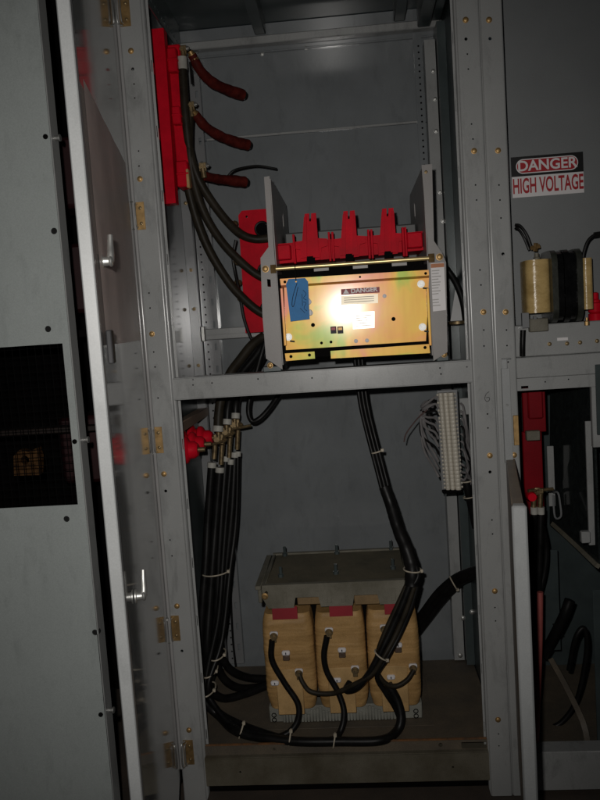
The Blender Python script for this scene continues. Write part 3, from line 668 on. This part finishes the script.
# faceplate and the folded rails above and below it
q = lambda a, b, Y=.0: (at(a,b,Y).x, at(a,b,Y).z)
bm = B(); holes = [circ(*q(393.5,319,.012),.0055,12), circ(*q(313,325,.012),.0055,12)]+[circ(*q(x,y,.012),.004,10) for x, y in ((321.5,343),(331,342))]+[circ(*q(350.5,311,.012),.0001,3)]
holes = holes[:4]
plate(bm, [q(284,286.5,.012), q(429,277,.012), q(426,341,.012), q(286,350,.012)], holes, XZ(.012), .003); fp = put('faceplate', bm, GOLD, br)
bm = B(); box(bm, -.085,.29,.02,.4,1.20,1.385,.002); put('mechanism_case', bm, DARK, br)
bm = B(); plate(bm, [q(280,279,.004), q(428.5,270,.004), q(429,275.5,.004), q(281,285.5,.004)], [circ(*q(425.5,273.5,.004),.004), circ(*q(285,282,.004),.004), circ(*q(360,277,.004),.003)], XZ(.0), .003)
a0, a1 = q(281,285.5,.004), q(429,275.5,.004)
t = bmesh.new(); f = t.faces.new([t.verts.new(v) for v in ((a0[0],.0,a0[1]-.0002),(a1[0],.0,a1[1]-.0002),(a1[0],.0115,a1[1]-.006),(a0[0],.0115,a0[1]-.006))]); merge(bm, t)
bm2 = bm; soft(bm2); put('upper_rail', bm2, GOLD, br)
bm = B(); plate(bm, [q(285,353.5,.002), q(314.5,351.5,.002), q(315,358.5,.002), q(286,361,.002)], [circ(*q(291,356.5,.002),.0045), circ(*q(309.5,355,.002),.0045)], XZ(.0), .004); soft(bm); put('lower_rail', bm, GOLD, br)
bm = B(); plate(bm, [q(330.5,351,.002), q(429,344,.002), q(430,353,.002), q(331,358.5,.002)], [circ(*q(425,347.5,.002),.0045)], XZ(.0), .004)
soft(bm); put('lower_rail', bm, GOLD, br)
for sx in (281.5,427.5):
    a = at(sx,288,.006); b = at(sx-1.5+ (3 if sx < 300 else 0),346,.006); bm = B(); box(bm, a.x-.004,a.x+.004,.004,.0115,b.z,a.z,.0015); put('side_rail', bm, GOLD, br)
bm = B(); box(bm, -.098,.30,.016,.019,1.185,1.41,.0); put('backing_sheet', bm, DARK, br)  # black sheet stands in for shade in the gaps round the faceplate rails
for x, y in ((421,284),(422.5,327),(288.5,337)):
    p = at(x,y,.0119); inst('nut', NUT, p, fp, scale=1.05)
    bm = B(); cyl(bm, (p.x+.004,.008,p.z-.011), (p.x+.016,.006,p.z-.013), .0025, n=6); put('spring_pin', bm, TEAL, fp)
for x, y in ((309,302),(310.5,313)):
    p = at(x,y,.0119); bm = B(); lathe(bm, [(.007,0),(.007,.004),(.004,.005)], p, (0,-1,0), 12); box(bm, p.x-.006,p.x+.004,.006,.0118,p.z-.007,p.z+.009,.002); put('release_button', bm, SWHITE, fp)
for x, y in ((356,341),(367,340.5),(384.5,296)):
    p = at(x,y,.0119); bm = B(); lathe(bm, [(.0055,0),(.0055,.002),(.002,.003)], p, (0,-1,0), 10); put('rivet', bm, SWHITE, fp)
# red/green position flags
for x, m in ((333.5,SREDL),(340.3,INK)):
    p = at(x,330,.0119); bm = B(); box(bm, p.x-.0078,p.x+.0078,.0098,.0118,p.z-.0095,p.z+.0095,.001); w_ = put('flag_window', bm, INK, fp)
    bm = B(); box(bm, p.x-.0055,p.x+.0055,.0090,.0097,p.z-.0005,p.z+.007,.0004); put('flag', bm, m if m is SREDL else BRASS, w_)
# danger label with its fine print
bm = B(); plate(bm, [q(341,289.2,.011), q(379.5,286.8,.011), q(379.6,292.6,.011), q(341.1,295,.011)], [], XZ(.0108), .0008); dl = put('danger_label', bm, LREDM, fp)
c = at(364,290.3,.0108)
bm = text_bm('DANGER', .0155, facing(c.x, .0104, c.z), 1.12, .0005, .0002); bm.transform(Matrix.Translation(c) @ Matrix.Rotation(R(-.4),4,'Y') @ Matrix.Translation(-c)); put('lettering', bm, SWHITE, dl, smooth=False)
p = at(346,291.8,.0104); bm = B(); plate(bm, [(p.x-.008,p.z-.005),(p.x+.008,p.z-.005),(p.x,p.z+.008)], [], XZ(.0102), .0004); put('warning_triangle', bm, SWHITE, dl)
bm = B(); plate(bm, [q(341,296,.011), q(378,293.8,.011), q(378,303,.011), q(341,305,.011)], [], XZ(.0109), .0006); pl = put('print_label', bm, mat('label_buff', (.62,.55,.42), .4, .3), fp)
bm = B(); plate(bm, [q(353,312.5,.011), q(374.5,311.2,.011), q(374.5,327.8,.011), q(353,329.2,.011)], [], XZ(.0109), .0006); put('rating_plate', bm, mat('rating_plate_aluminium', (.58,.56,.52), .35, .6), fp)
bm = B()
for i in range(3):
    a, b = at(344,298.0+2.2*i,.0106), at(374,296.2+2.2*i,.0106); plate(bm, [(a.x,a.z-.0008),(b.x,b.z-.0008),(b.x,b.z+.0008),(a.x,a.z+.0008)], [], XZ(.0105), .0003)
put('small_print', bm, LGREY, pl)
bm = B()
for i in range(5):
    a, b = at(356,316+2.5*i,.0106), at(356+random.uniform(10,17),315+2.5*i,.0106); plate(bm, [(a.x,a.z-.0008),(b.x,b.z-.0008),(b.x,b.z+.0008),(a.x,a.z+.0008)], [], XZ(.0105), .0003)
put('small_print', bm, LGREY, fp)
# arc chutes: a red ledge with three forked prongs
YC = .11
def PC(a, b): p = at(a, b, YC); return (p.x, p.z)
bm = B(); plate(bm, [PC(277,244), PC(424,231), PC(424,250), PC(277,264)], [], XZ(YC), .14); put('chute_body', bm, RED, br)
for k, (xc, yt) in enumerate(((310.5,214),(349,211.5),(387.5,209))):
    bm = B()
    w0, w1 = 5.6, 8.6; yb = 262-3*k
    sh = [PC(xc-w0,yt+.5), PC(xc-1.2,yt), PC(xc-1.0,yt+8), PC(xc+.6,yt+8), PC(xc+.9,yt), PC(xc+w0,yt-.5), PC(xc+w0+1.6,yt+24.5), PC(xc+17.0,yt+25), PC(xc+17.0,yb-16), PC(xc+11,yb-14), PC(xc+10,yb-2), PC(xc-9,yb), PC(xc-10,yb-12), PC(xc-17.0,yb-13), PC(xc-17.0,yt+28.5), PC(xc-w0-1.2,yt+27)]
    plate(bm, sh, [], XZ(YC-.012-.001*k), .011); ch = put('arc_chute', bm, RED, br)
    bm = B(); plate(bm, [PC(xc-w0-.5,yt+4), PC(xc-w0+2.0,yt+3), PC(xc-w0+2.5,yt+44), PC(xc-w0-3.5,yt+45)], [], XZ(YC-.022), .0095)
    plate(bm, [PC(xc+w0-2.0,yt+3), PC(xc+w0+.5,yt+3), PC(xc+w0+3.5,yt+44), PC(xc+w0-2.5,yt+44)], [], XZ(YC-.022), .0095); put('prong_rib', bm, RED, ch)
    bm = B(); plate(bm, [PC(xc-3.5,yt+43), PC(xc+5,yt+42.5), PC(xc+4,yt+60), PC(xc-3,yt+60)], [], XZ(YC-.018), .006); put('contact_finger', bm, DARK, br)
for xc in (294,329,332.5,368,371,402,404.5):
    a, b = at(xc,233+(330-xc)*.065,YC), at(xc+.5,262+(330-xc)*.065,YC); bm = B(); box(bm, a.x-.003,a.x+.003,YC-.028,YC-.0005,b.z,a.z,.001); put('chute_rib', bm, RED, br)
for x0_, x1_ in ((278,292),(406,422)):
    a, b = at(x0_,246 if x0_ < 300 else 234,YC), at(x1_,260 if x0_ < 300 else 248,YC); bm = B(); box(bm, a.x,b.x,YC-.03,YC-.0005,b.z,a.z,.003); put('end_block', bm, RED, br)
bm = B(); a, b = at(282,262,.07), at(424,252,.07); box(bm, -.085,.29,.03,.10,1.395,1.43,.002); put('ledge', bm, DARK, br)
for k in range(3):
    p = at(322+39*k,268-2.6*k,.03); bm = B(); box(bm, p.x-.022,p.x+.018,.028,.0298,p.z-.008,p.z+.008,.002); put('paper_tab', bm, LGREY, br)
bm = B(); p = at(360,240,.3); box(bm, -.09,.295,.255,.42,1.40,1.545,.004); put('rear_housing', bm, mat('grey_moulding', (.10,.10,.10), .5), br)

# blue tag
tg = thing('hanging_tag', 'blue paper tag with pen scribbles hanging over the gold faceplate', 'tag', at(298,280,-.006))
t0 = lambda a, b: (at(a,b,-.008).x, at(a,b,-.008).z)
bm = B(); plate(bm, [t0(286,284), t0(288.5,279), t0(305,278), t0(308,281.5), t0(309.5,319), t0(290.5,321.5)], [circ(*t0(296,281.5),.0025)], XZ(-.008), .0012)
put('card', bm, TAGB, tg)
bm = B(); W_ = lambda a, b: Vector((at(a,b,-.0095).x, -.0086, at(a,b,-.0095).z))
tube(bm, [W_(297,283),W_(293,296),W_(292,305),W_(294,305),W_(298,287)], .0009, 5)
for L_ in (((303,290),(306,294),(303.5,298),(306.5,300)),((303,302),(306,303),(304,308),(307,311)),((300,308),(305,313)),((302,294),(302.5,306))): tube(bm, [W_(*p) for p in L_], .0006, 5)
put('pen_scribble', bm, INK, tg)
bm = B(); tube(bm, px((296,281,-.010),(295.5,274,-.011),(295,266,-.009),(295.5,264,.002)), .0012, 6); put('string', bm, CABLE, tg)

# ------------------------------------------------------------------ cables below the breaker, left
gA = 'phase cables dropping behind the shelf rail'
cable('phase_cable', 'leftmost thick brownish cable slanting down behind the shelf rail to the white sleeved lugs', px((264,336,.40),(252,345,.38),(240,360,.36),(230,374,.34),(222,395,.32),(219,412,.31),(218,431,.30))[::-1], .0150, BCABLE, gA, .016)
cable('phase_cable', 'middle black cable slanting down behind the shelf rail to the white sleeved lugs', px((266,342,.42),(254,358,.40),(242,373,.38),(232,392,.35),(228,408,.33),(227,424,.32))[::-1], .0130, CABLE, gA, .015)
cable('phase_cable', 'rightmost black cable behind the shelf rail ending at the highest white sleeved lug', px((268,348,.43),(259,364,.42),(249,378,.40),(239,394,.37),(236,404,.35),(235.5,418,.34))[::-1], .0125, CABLE, gA, .015)
cable('loop_cable', 'black cable sagging in a narrow loop just below the shelf rail', px((266,340,.36),(261,356,.36),(256,374,.35),(250,397,.34),(248.5,412,.33),(252,421,.33),(259,419,.33),(268,410,.34),(278,396,.36),(290,376,.38)), .0085, CABLE, n=10)
# brass cluster
for k, (cx, cy) in enumerate(((219,441),(227,434),(235,426))):
    Y = .30+.03*k
    t = thing('cable_joint', ['lowest left brass bolted joint beside the red bell insulators', 'middle brass bolted joint between the sleeved cables', 'highest right brass bolted joint with its long bolt'][k], 'cable joint', at(cx,cy,Y), 'brass cable joints')
    p = at(cx,cy,Y)
    bm = B(); box(bm, p.x-.016,p.x+.016,Y-.004,Y+.004,p.z-.010,p.z+.022,.002); put('palm', bm, BRONZE, t)
    bm = B(); cyl(bm, at(cx-12,cy+5,Y), at(cx+(16 if k == 2 else 6),cy-.5,Y-.01), .0048, n=8); put('bolt', bm, BRONZE, t)
    inst('nut', NUTB, (p.x-.004,Y-.004,p.z+.006), t, scale=1.2); inst('nut', NUTB, (p.x+.016,Y-.006,p.z+.004), t, (0,0,R(70)), 1.1)
    for dx in (-4,3):
        bm = B(); cyl(bm, at(cx+dx,cy+4,Y), at(cx+dx-1,cy+21+dx*.8,Y), .0078, n=10); put('lug_barrel', bm, BRONZE, t)
    bm = B(); cyl(bm, at(cx-.5,cy-9,Y), at(cx,cy+1,Y), .0085, n=10); put('lug_barrel', bm, BRONZE, t)
# red bell insulators and bus bar on the lower left wall
for k, Y in enumerate((.13,.23,.36)):
    z = .935; bm = B()
    lathe(bm, [(.042,0),(.044,.004),(.044,.014),(.031,.020),(.031,.026),(.039,.031),(.040,.038),(.037,.044),(.026,.050),(.025,.064),(.018,.074)], (-.446,Y,z), (1,0,0), 20)
    t = thing('bell_insulator', ['nearest red ribbed bell insulator on the lower left wall', 'middle red ribbed bell insulator on the lower left wall', 'farthest red ribbed bell insulator, beside the brass joints'][k], 'insulator', (-.446,Y,z), 'red bell insulators'); put('body', bm, RED, t)
    bm = B(); cyl(bm, (-.373,Y,z), (-.352,Y,z), .007, n=10); put('stud', bm, BRONZE, t)
bm = B(); box(bm, -.447,-.418,.09,.56,.985,1.015,.002); tag(put('bus_bar', bm, mat('brown_bus_board', (.22,.15,.105), .5, var=.2, fine=.1), None, origin=(-.43,.3,1)), 'brown bus bar running back along the lower left wall above the red bell insulators', 'bus bar')
# the big lower left bundle: six cables
gB = 'lower left vertical cable bundle'
ends = [((212,463,.31),(208,520,.30),(206,560,.28),(203,600,.26),(200,650,.24),(202,690,.22),(205,702,.20),(219,716,0,.096),(240,733,0,.096),(290,741,0,.096),(340,741.5,0,.096),(380,740.5,0,.097),(396,732,.065),(401,718,.085),(397,700,.10),(388,684,.108)),
 ((220,468,.31),(216,520,.30),(213,560,.28),(210,600,.26),(207,650,.23),(209,684,.25),(222,698,.28),(245,694,.33),(268,685,.38)),
 ((226,457,.34),(222,510,.32),(219,560,.30),(217,610,.28),(214,650,.27),(222,676,.30),(240,688,.34),(268,686,.40)),
 ((231,460,.33),(226,520,.31),(223,560,.29),(218,620,.25),(206,680,.20),(212,702,.18),(235,727,0,.095),(268,736.5,0,.095),(286,734,0,.098),(297,722,.085),(298,704,.098),(284,682,.106),(272,660,.108),(272,640,.110)),
 ((235,453,.36),(232,510,.34),(227,560,.32),(222,610,.30),(219,645,.30),(228,667,.32),(246,677,.37),(268,679,.41)),
 ((238,452,.36),(236,520,.34),(230,570,.30),(222,640,.24),(208,688,.18),(222,714,0,.096),(280,737,0,.095),(328,740,0,.096),(340,732,.065),(344,712,.088),(338,692,.104),(327,672,.108),(324,655,.108),(327,636,.110))]
lbl = ['black cable at the left of the lower bundle, ending at the right hand coil lead', 'second black cable of the lower bundle, its white sleeve lowest', 'third black cable of the lower bundle, turning right behind the left coil', 'black cable of the lower bundle curving up to the left coil', 'fifth black cable of the lower bundle, highest of those turning right at the floor', 'rightmost black cable of the lower bundle, curving up to the middle coil']
for k, P in enumerate(ends): cable('lower_cable', lbl[k], px(*P), (.0130,.0130,.0130,.0090,.0130,.0090)[k], CABLE, gB, .014)
cable('thin_wire', 'thin black wire hanging on the back wall just right of the lower bundle', px((230,560,.56),(231,600,.56),(233,640,.56),(236,668,.56)), .004, n=8)
def tie(label, a, b, Y, r, tail=None, ry=.024, w=.004):
    """nylon tie round a bundle whose left and right edges are seen at a and b"""
    A, Bp = at(*a, Y), at(*b, Y); c = (A+Bp)/2; h = (Bp-A)/2
    bm = B(); pts = [c+h*1.04*math.cos(q)+Vector((0,ry*math.sin(q),0)) for q in [i*2*math.pi/18 for i in range(19)]]
    tube(bm, pts, w*.55, 6, 2)
    t = thing('cable_tie', label, 'cable tie', c, 'nylon cable ties'); put('strap', bm, TIE, t)
    d = Bp if tail is None else Bp
    bm = B(); box(bm, Bp.x-.004,Bp.x+.005,Y-ry*.3-.006,Y-ry*.3+.004,Bp.z-.004,Bp.z+.005,.001); put('buckle', bm, TIE, t)
    return t
tie('cable tie round the middle of the lower left bundle', (203,573), (229,570), .285, .03, ry=.045)
tie('cable tie near the foot of the lower left bundle, highest of three', (211,656), (225,653), .25, .03, ry=.045)
tie('cable tie near the foot of the lower left bundle, middle of three', (203,672), (217,669), .23, .03, ry=.05)
tie('cable tie near the foot of the lower left bundle, lowest of three', (200,691), (215,688), .20, .03, ry=.05)
tie('cable tie on the floor leads in front of the tray, left', (239,738), (244,722), .093, .02, ry=.02)
tie('cable tie on the floor leads below the left coil', (289,745), (291,730), .045, .02, ry=.02)
tie('cable tie on the floor leads below the middle coil', (333,747), (335,734), .035, .02, ry=.02)

# ------------------------------------------------------------------ cables from breaker to transformer
gC = 'control cables dropping from the breaker'
for k in range(3):
    dx = (-3.6,0,3.6)[k]
    cable('dropper_cable', ['leftmost of three slim black cables dropping from under the breaker', 'middle one of the three slim black cables dropping from under the breaker', 'right of the three slim black cables dropping from under the breaker'][k],
      px((357+dx,345,.24),(360+dx,375,.23),(364+dx,405,.22),(371+dx,435,.205),(379+dx,465,.19),(386+dx,492,.175)), .0062, CABLE, gC, n=10)
sl = thing('cable_sleeve', 'thick black sleeve bending down toward the transformer top', 'cable sleeve', at(386,488,.17))
bm = B(); tube(bm, px((384.5,487,.175),(391,505,.16),(398,528,.13),(407,550,.10),(412,568,.085),(412,585,.08)), .0165, 14, wob=.12, r2=.0215); put('sleeve', bm, CABLE, sl)
bm = B(); tube(bm, px((407,578,.085),(413,584,.07),(418,575,.075),(415,566,.08)), .010, 10); put('tape_wrap', bm, CABLE, sl)
tie('cable tie round the thick sleeve above the right coil', (404,569), (421,570), .085, .025, ry=.027)
tie('cable tie on the slim cables just below the shelf rail', (372,453), (382,450), .195, .015, ry=.014)
gD = 'leads from sleeve to coils'
leads = [((411,582,.08),(402,605,.075),(391,630,.07),(379,655,.06),(368,675,.06),(356,688,.065),(346,690,.08),(350,682,.10)),
 ((415,584,.08),(407,608,.075),(396,634,.07),(383,658,.055),(372,674,.055),(355,684,.065),(334,693,.085),(312,692,.095),(303,683,.10),(299,673,.11)),
 ((418,583,.085),(411,608,.08),(400,634,.075),(387,658,.06),(377,676,.06),(385,692,.075),(394,706,.085),(399,717,.088)),
 ((409,580,.09),(398,604,.085),(386,630,.08),(378,652,.075),(377,670,.075),(385,683,.075),(396,686,.08),(407,680,.09),(414,670,.105))]
for k, P in enumerate(leads):
    cable('coil_lead', ['thick black lead curling in front of the middle coil', 'brown lead sweeping left under the middle coil to the left coil', 'black lead from the knot down to the floor at the right coil', 'brown lead curving up to the rightmost terminal of the right coil'][k], px(*P), (.0095,.0072,.0072,.0072)[k], (CABLE,BCABLE,CABLE,BCABLE)[k], gD, n=10)
tie('cable tie round the leads in front of the right coil', (375,651), (387,659), .062, .02, ry=.022)

# ------------------------------------------------------------------ transformer
tr = thing('dry_type_transformer', 'dusty transformer with three tan coils under a grey clamp frame', 'transformer', (0,.33,.085))
ZT = .522
bm = B(); box(bm, -.205,.205,.135,.43,ZT-.012,ZT,.003); put('top_board', bm, WOOD, tr)
for ya, yb in ((.12,.136),(.432,.446)):
    bm = B(); plate(bm, [(-.215,ZT-.034),(-.215,ZT+.004),(.218,ZT+.004),(.218,ZT-.034),(.205,ZT-.066),(.125,ZT-.066),(.119,ZT-.036),(.052,ZT-.036),(.046,ZT-.066),(-.046,ZT-.066),(-.052,ZT-.036),(-.119,ZT-.036),(-.125,ZT-.066),(-.20,ZT-.066)],
      [circ(-.203,ZT-.018,.005)], XZ(ya), yb-ya)
    for x in (-.150,-.02,.02,.165): box(bm, x-.006,x+.006,ya-.002,ya-.0002,ZT-.055,ZT-.020,.0015)
    put('clamp_channel', bm, CLAMP, tr)
for s in (-1, 1):
    bm = B(); box(bm, min(s*.205,s*.2165),max(s*.205,s*.2165),.1365,.4315,ZT-.02,ZT+.003,.002); put('clamp_side', bm, CLAMP, tr)
bm = B(); box(bm, -.236,-.2175,.122,.43,ZT-.010,ZT+.002,.002); box(bm, -.228,-.2175,.124,.428,ZT-.05,ZT-.0105,.002); put('clamp_ledge', bm, CLAMP, tr)
bm = B(); box(bm, .2185,.232,.122,.43,ZT-.010,ZT+.002,.002); put('clamp_ledge', bm, CLAMP, tr)
bm = B(); lathe(bm, [(.010,0),(.010,.004),(.005,.005),(.005,.010)], at(265,596,.12), (0,-1,0), 10); put('earth_bolt', bm, BRASS, tr)
for a, b in ((285,556),(337,554),(391,549.5),(281,577),(336,574),(393,569)):
    # studs stand on the board
    d = FWD + RGT*((a-300)/778) + UPV*((400-b)/778); p = CAM + d*((ZT-CAM.z)/d.z)
    bm = B(); cyl(bm, p, p+Vector((0,0,.009)), .0085, n=6); cyl(bm, p+Vector((0,0,.009)), p+Vector((0,0,.031)), .0048, n=8); put('stud', bm, TEAL, tr)
# coils: tall rounded packs with a slight swell, taped
def coil(x0, x1, y0, y1, z0, z1, name='coil'):
    t = bmesh.new(); rings = []; N = 96
    for i in range(N+1):
        f = i/N; z = z0+(z1-z0)*f; s = -.008*(abs(2*f-1)**5)+.0009*((f*17+.6*math.sin(f*31)) % 1.0)*(1-abs(2*f-1)**6)
        ring = rrect(x0-s, x1+s, y0-s, y1+s, .023, 7)
        out = []
        for (a, b) in ring:
            k = .0042*noise.noise(Vector((a*20, b*20, z*15)))+.0016*noise.noise(Vector((a*60, b*60, z*90)))
            cx, cy = (x0+x1)/2, (y0+y1)/2; v = Vector((a-cx, b-cy)).normalized()
            out.append(t.verts.new((a+v.x*k, b+v.y*k, z)))
        rings.append(out)
    m = len(rings[0])
    for A, C in zip(rings, rings[1:]):
        for i in range(m): t.faces.new((A[i], A[(i+1) % m], C[(i+1) % m], C[i]))
    t.faces.new(rings[0][::-1]); t.faces.new(rings[-1])
    bm = B(); merge(bm, t); return put(name, bm, COILM, tr)
xs = [(-.2255,-.0755),(-.0715,.0765),(.0805,.2325)]
cl = []
for k, (a, b) in enumerate(xs):
    c_ = coil(a, b, .125, .53, .142, .434); cl.append(c_)
    xm = (a+b)/2
    bm = B(); box(bm, xm-.042,xm+.036,.1195,.1250,.130,.27,.003); put('lead_cover', bm, TAPE, c_)
    # red strips between clamp and coils, and wooden spacers
for a, b, y0, y1 in ((272,298,606.5,618),(329,353,604,615),(384,404,601.5,613)):
    p, q_ = at(a,y0,.13), at(b,y1,.13); bm = B(); box(bm, p.x,q_.x,.1225,.1245,q_.z,p.z,.001); put('red_strip', bm, LREDM, tr)
for a, b in ((297,324),(354,380)):
    p, q_ = at(a,597,.14), at(b,604,.14); bm = B(); box(bm, p.x,q_.x,.14,.18,q_.z,p.z+.005,.002); put('wood_spacer', bm, mat('dull_wood', (.24,.155,.07), .6, var=.25, scale=14, fine=.12), tr)
bm = B(); box(bm, -.215,.215,.20,.43,.30,.46,.002); put('core_yoke', bm, DARK, tr)
# terminals: white numbered ceramic tabs with nuts, and blind tabs
for a, b, k, blind in ((274,634,0,0),(299,671,0,0),(329,630,1,0),(355,668,1,0),(384,627,2,0),(413,666,2,0),(286,653,0,1),(342,650,1,1),(398,645,2,1),(337,680,1,1),(391,677,2,1),(275,683,0,1)):
    p = at(a,b,.12); bm = B(); box(bm, p.x-.012,p.x+.012,.112,.1245,p.z-.006,p.z+.008,.003); t_ = put('terminal_tab', bm, SWHITE, cl[k])
    if not blind:
        inst('nut', NUTB, (p.x,.1118,p.z-.004), t_, scale=1.2); bm = B(); box(bm, p.x-.007,p.x+.007,.1085,.1115,p.z-.022,p.z+.004,.001); put('lug', bm, BRONZE, t_)
    else:
        bm = B(); box(bm, p.x-.0015,p.x+.0015,.1112,.1118,p.z-.002,p.z+.005,.0002); put('mark', bm, INK, t_)
        if b < 660: bm = B(); box(bm, p.x-.010,p.x+.010,.114,.1245,p.z-.022,p.z-.0065,.002); put('tab_foot', bm, LEAD, t_)
# end leads of the coils, brown sleeved
# bottom clamp with its laminations
bm = B(); box(bm, -.226,.232,.160,.50,.0865,.136,.003); put('core_foot', bm, LAM, tr)
bm = B()
for i in range(40):
    x = -.185+.0092*i; h = .022+.006*math.sin(i*.7)+random.uniform(-.005,.004); box(bm, x,x+.0082,.152+random.uniform(0,.004),.1595,.088,.092+h*1.4,.0015)
put('lamination_ridge', bm, LAM, tr)['kind'] = 'stuff'
for x in (-.212,.213):
    for z in (.095,.110): 
        bm = B(); tube(bm, [(x+.0065*math.cos(q),.1585,z+.006*math.sin(q)) for q in [i*math.pi/5 for i in range(11)]], .0014, 6, 2); put('lifting_ring', bm, DARK, tr)
bm = B(); box(bm, -.26,.262,.12,.56,.0845,.0862,.0008); put('mounting_plate', bm, DUST, tr)

# bundle leaving to the right
rb = thing('cable_bundle', 'thick black bundle rising from behind the right coil to the right wall', 'cable', at(424,618,.5))
for k, (dx, dy) in enumerate(((0,0),(3,4),(-3,-3))):
    bm = B(); tube(bm, px((396+dx,660+dy,.545),(412+dx,634+dy,.545),(428+dx,612+dy,.50),(441+dx,595+dy,.47),(456+dx*.8,581+dy*.9,.43),(468,574.5+dy,.39),(480,571+dy,.36)), .0110, 12); put('cable', bm, CABLE, rb)
tie('cable tie on the bundle behind the right coil', (450,577), (457,589), .43, .02, ry=.024)
bm = B(); tube(bm, px((452,540,.58),(457,600,.58),(460,655,.58)), .003, 6); tag(put('thin_conduit', bm, PAINT), 'thin grey vertical rod down the lower right of the back wall', 'rod')
for a, b in ((472,612),(463,618),(460,655)): inst('bolt', BOLTS, at(a,b,.5), cub, scale=1.2)

# ------------------------------------------------------------------ terminal block
YT = .24
tb = thing('terminal_block', 'tall ivory terminal block with a ridged face under the shelf rail on the right', 'terminal block', at(450,488,YT))
a, b = at(438.5,393,YT), at(460,489,YT); N = 25; hgt = (a.z-b.z)/N
xm = (a.x+b.x)/2
bm = B()
for xq, rq, yq in ((-.0205,.0080,-.004),(-.0045,.0080,-.006),(.014,.0105,-.010)): lathe(bm, [(rq*.93,0),(rq,.001),(rq,hgt*.98-.001),(rq*.93,hgt*.98)], (xq,yq+.004,-hgt*.49), (0,0,1), 12)
box(bm, -.028,.024,0,.012,-hgt*.49,hgt*.49,.0008)
cyl(bm, (-.028,.004,0), (-.034,.004,0), hgt*.3, n=6); cyl(bm, (.024,.004,0), (.031,.004,0), hgt*.3, n=6)
bm.transform(Matrix.Diagonal((.86,1,1,1)))
TM = mesh_of('terminal', bm, TERM)
for i in range(N): inst('terminal', TM, (xm+.003+.0125*(i-N/2)*-.0*0+(at(440+i*.12,400,YT).x-at(441.5,400,YT).x), YT, a.z-hgt*(i+.5)), tb, (0,0,random.uniform(-.03,.03)))
bm = B(); box(bm, xm-.028,xm+.032,YT+.013,YT+.02,b.z-.012,a.z+.006,.001); put('mounting_strip', bm, GALV, tb)
bm = B(); box(bm, xm-.028,xm+.030,YT-.010,YT+.012,b.z-.010,b.z-.001,.002); put('end_stop', bm, DARK, tb)
for i in range(11):
    y = 401+7.6*i
    e = (446-14+random.uniform(-2,2), )
    bm = B()
    x0_ = 438.5+.02*i
    tube(bm, px((x0_,y,YT),(x0_-3-.2*i,y-4-.6*i,YT),(430-.75*i+random.uniform(-3,3),y*.62+406*.38,YT-.008+.006*(i%3)),(424-.3*i+random.uniform(-3,3),y*.25+409*.75,YT+.004*(i%4)),(427+random.uniform(-3,3),404+random.uniform(-3,3),YT+.02),(433,402+.5*i,YT+.04)), .0036, 6)
    tag(put('terminal_wire', bm, (WGREY,WGREY,CABLE,WGREY,WGREY)[i % 5]), ['topmost','second','third','fourth','fifth','middle','seventh','eighth','ninth','tenth','lowest'][i]+' thin wire looping out of the left side of the ivory terminal block', 'wire', 'wires left of the terminal block')
    bm = B(); x1_ = 460.5+.06*i
    tube(bm, px((x1_,y+2,YT),(x1_+3,y+3+.4*(10-i),YT),(467+random.uniform(-2,3),y*.6+478*.4,YT+.012*(i%3)),(470+random.uniform(-3,2),y*.25+482*.75,YT+.03),(467+random.uniform(-1.5,1.5),490,YT+.04)), .0034, 6)
    tag(put('terminal_wire', bm, (WGREY,WGREY,WGREY,CABLE)[i % 4]), ['topmost','second','third','fourth','fifth','middle','seventh','eighth','ninth','tenth','lowest'][i]+' thin wire looping out of the right side of the ivory terminal block', 'wire', 'wires right of the terminal block')
for k, P in enumerate((((436,402,.26),(431,401,.27),(428,406,.28),(430,416,.28),(434,430,.27),(437,436,.26)),((434,400,.27),(428,404,.28),(431,421,.28),(436,440,.27)))):
    bm = B(); tube(bm, px(*P), .0065, 8); tag(put('wire_hank', bm, CABLE), ['outer black hank of wire behind the top left of the terminal block', 'inner black hank of wire behind the top left of the terminal block'][k], 'wire')
bm = B(); tube(bm, px((427,410,.24),(420,416,.23),(413,424,.22),(406,434,.21),(404,442,.21)), .002, 6); tag(put('loose_wire', bm, WPINK), 'thin dull red wire end sticking out left of the terminal block', 'wire')
bm = B(); tube(bm, px((466,478,.28),(468,492,.28),(471,510,.29),(474,528,.30)), .0145, 12, r2=.006); wl = thing('wire_loom', 'black taped wire loom hanging below the right of the terminal block', 'wire', at(466,478,.28)); put('tape', bm, CABLE, wl)
for y in (481,497):
    bm = B(); p = at(467+.1*(y-481),y,.28); tube(bm, [p+Vector((.0155*math.cos(q),.0155*math.sin(q),.002*math.cos(q))) for q in [i*math.pi/6 for i in range(13)]], .002, 6, 2); put('tie', bm, TIE, wl)
bm = B(); p, q_ = at(459,398,.30), at(471,414,.30); box(bm, p.x,q_.x,.29,.31,q_.z,p.z,.002); tag(put('mounting_bracket', bm, PAINT, None, origin=p), 'small grey bracket at the top right of the terminal block', 'bracket')
# cable beside the right cheek with its clamp and a dangling strap
cable('side_cable', 'black cable curving down the right wall beside the right cheek of the breaker', px((440,262,.38),(449,272,.38),(457,285,.37),(463,302,.36),(466,322,.35)), .0105, CABLE)
bm = B(); p = at(457.5,324,.36); lathe(bm, [(.030,0),(.030,.008),(.022,.010)], (p.x,.36,p.z), (0,0,1), 14); tag(put('cable_clamp', bm, BRONZE), 'round tarnished clamp on the right wall under the side cable', 'clamp')
bm = B(); plate(bm, [(at(a,b,.40).x, at(a,b,.40).z) for a, b in ((456,285),(459,292),(464,323),(450,324))], [], XZ(.40), .006); tag(put('funnel_guard', bm, mat('pale_plastic', (.5,.5,.5), .35)), 'pale tapered guard around the cable beside the right cheek', 'guard')

for o in bpy.data.objects:
    if o.type == 'MESH' and o.data.users == 1: pass
print('objects', len(bpy.data.objects))
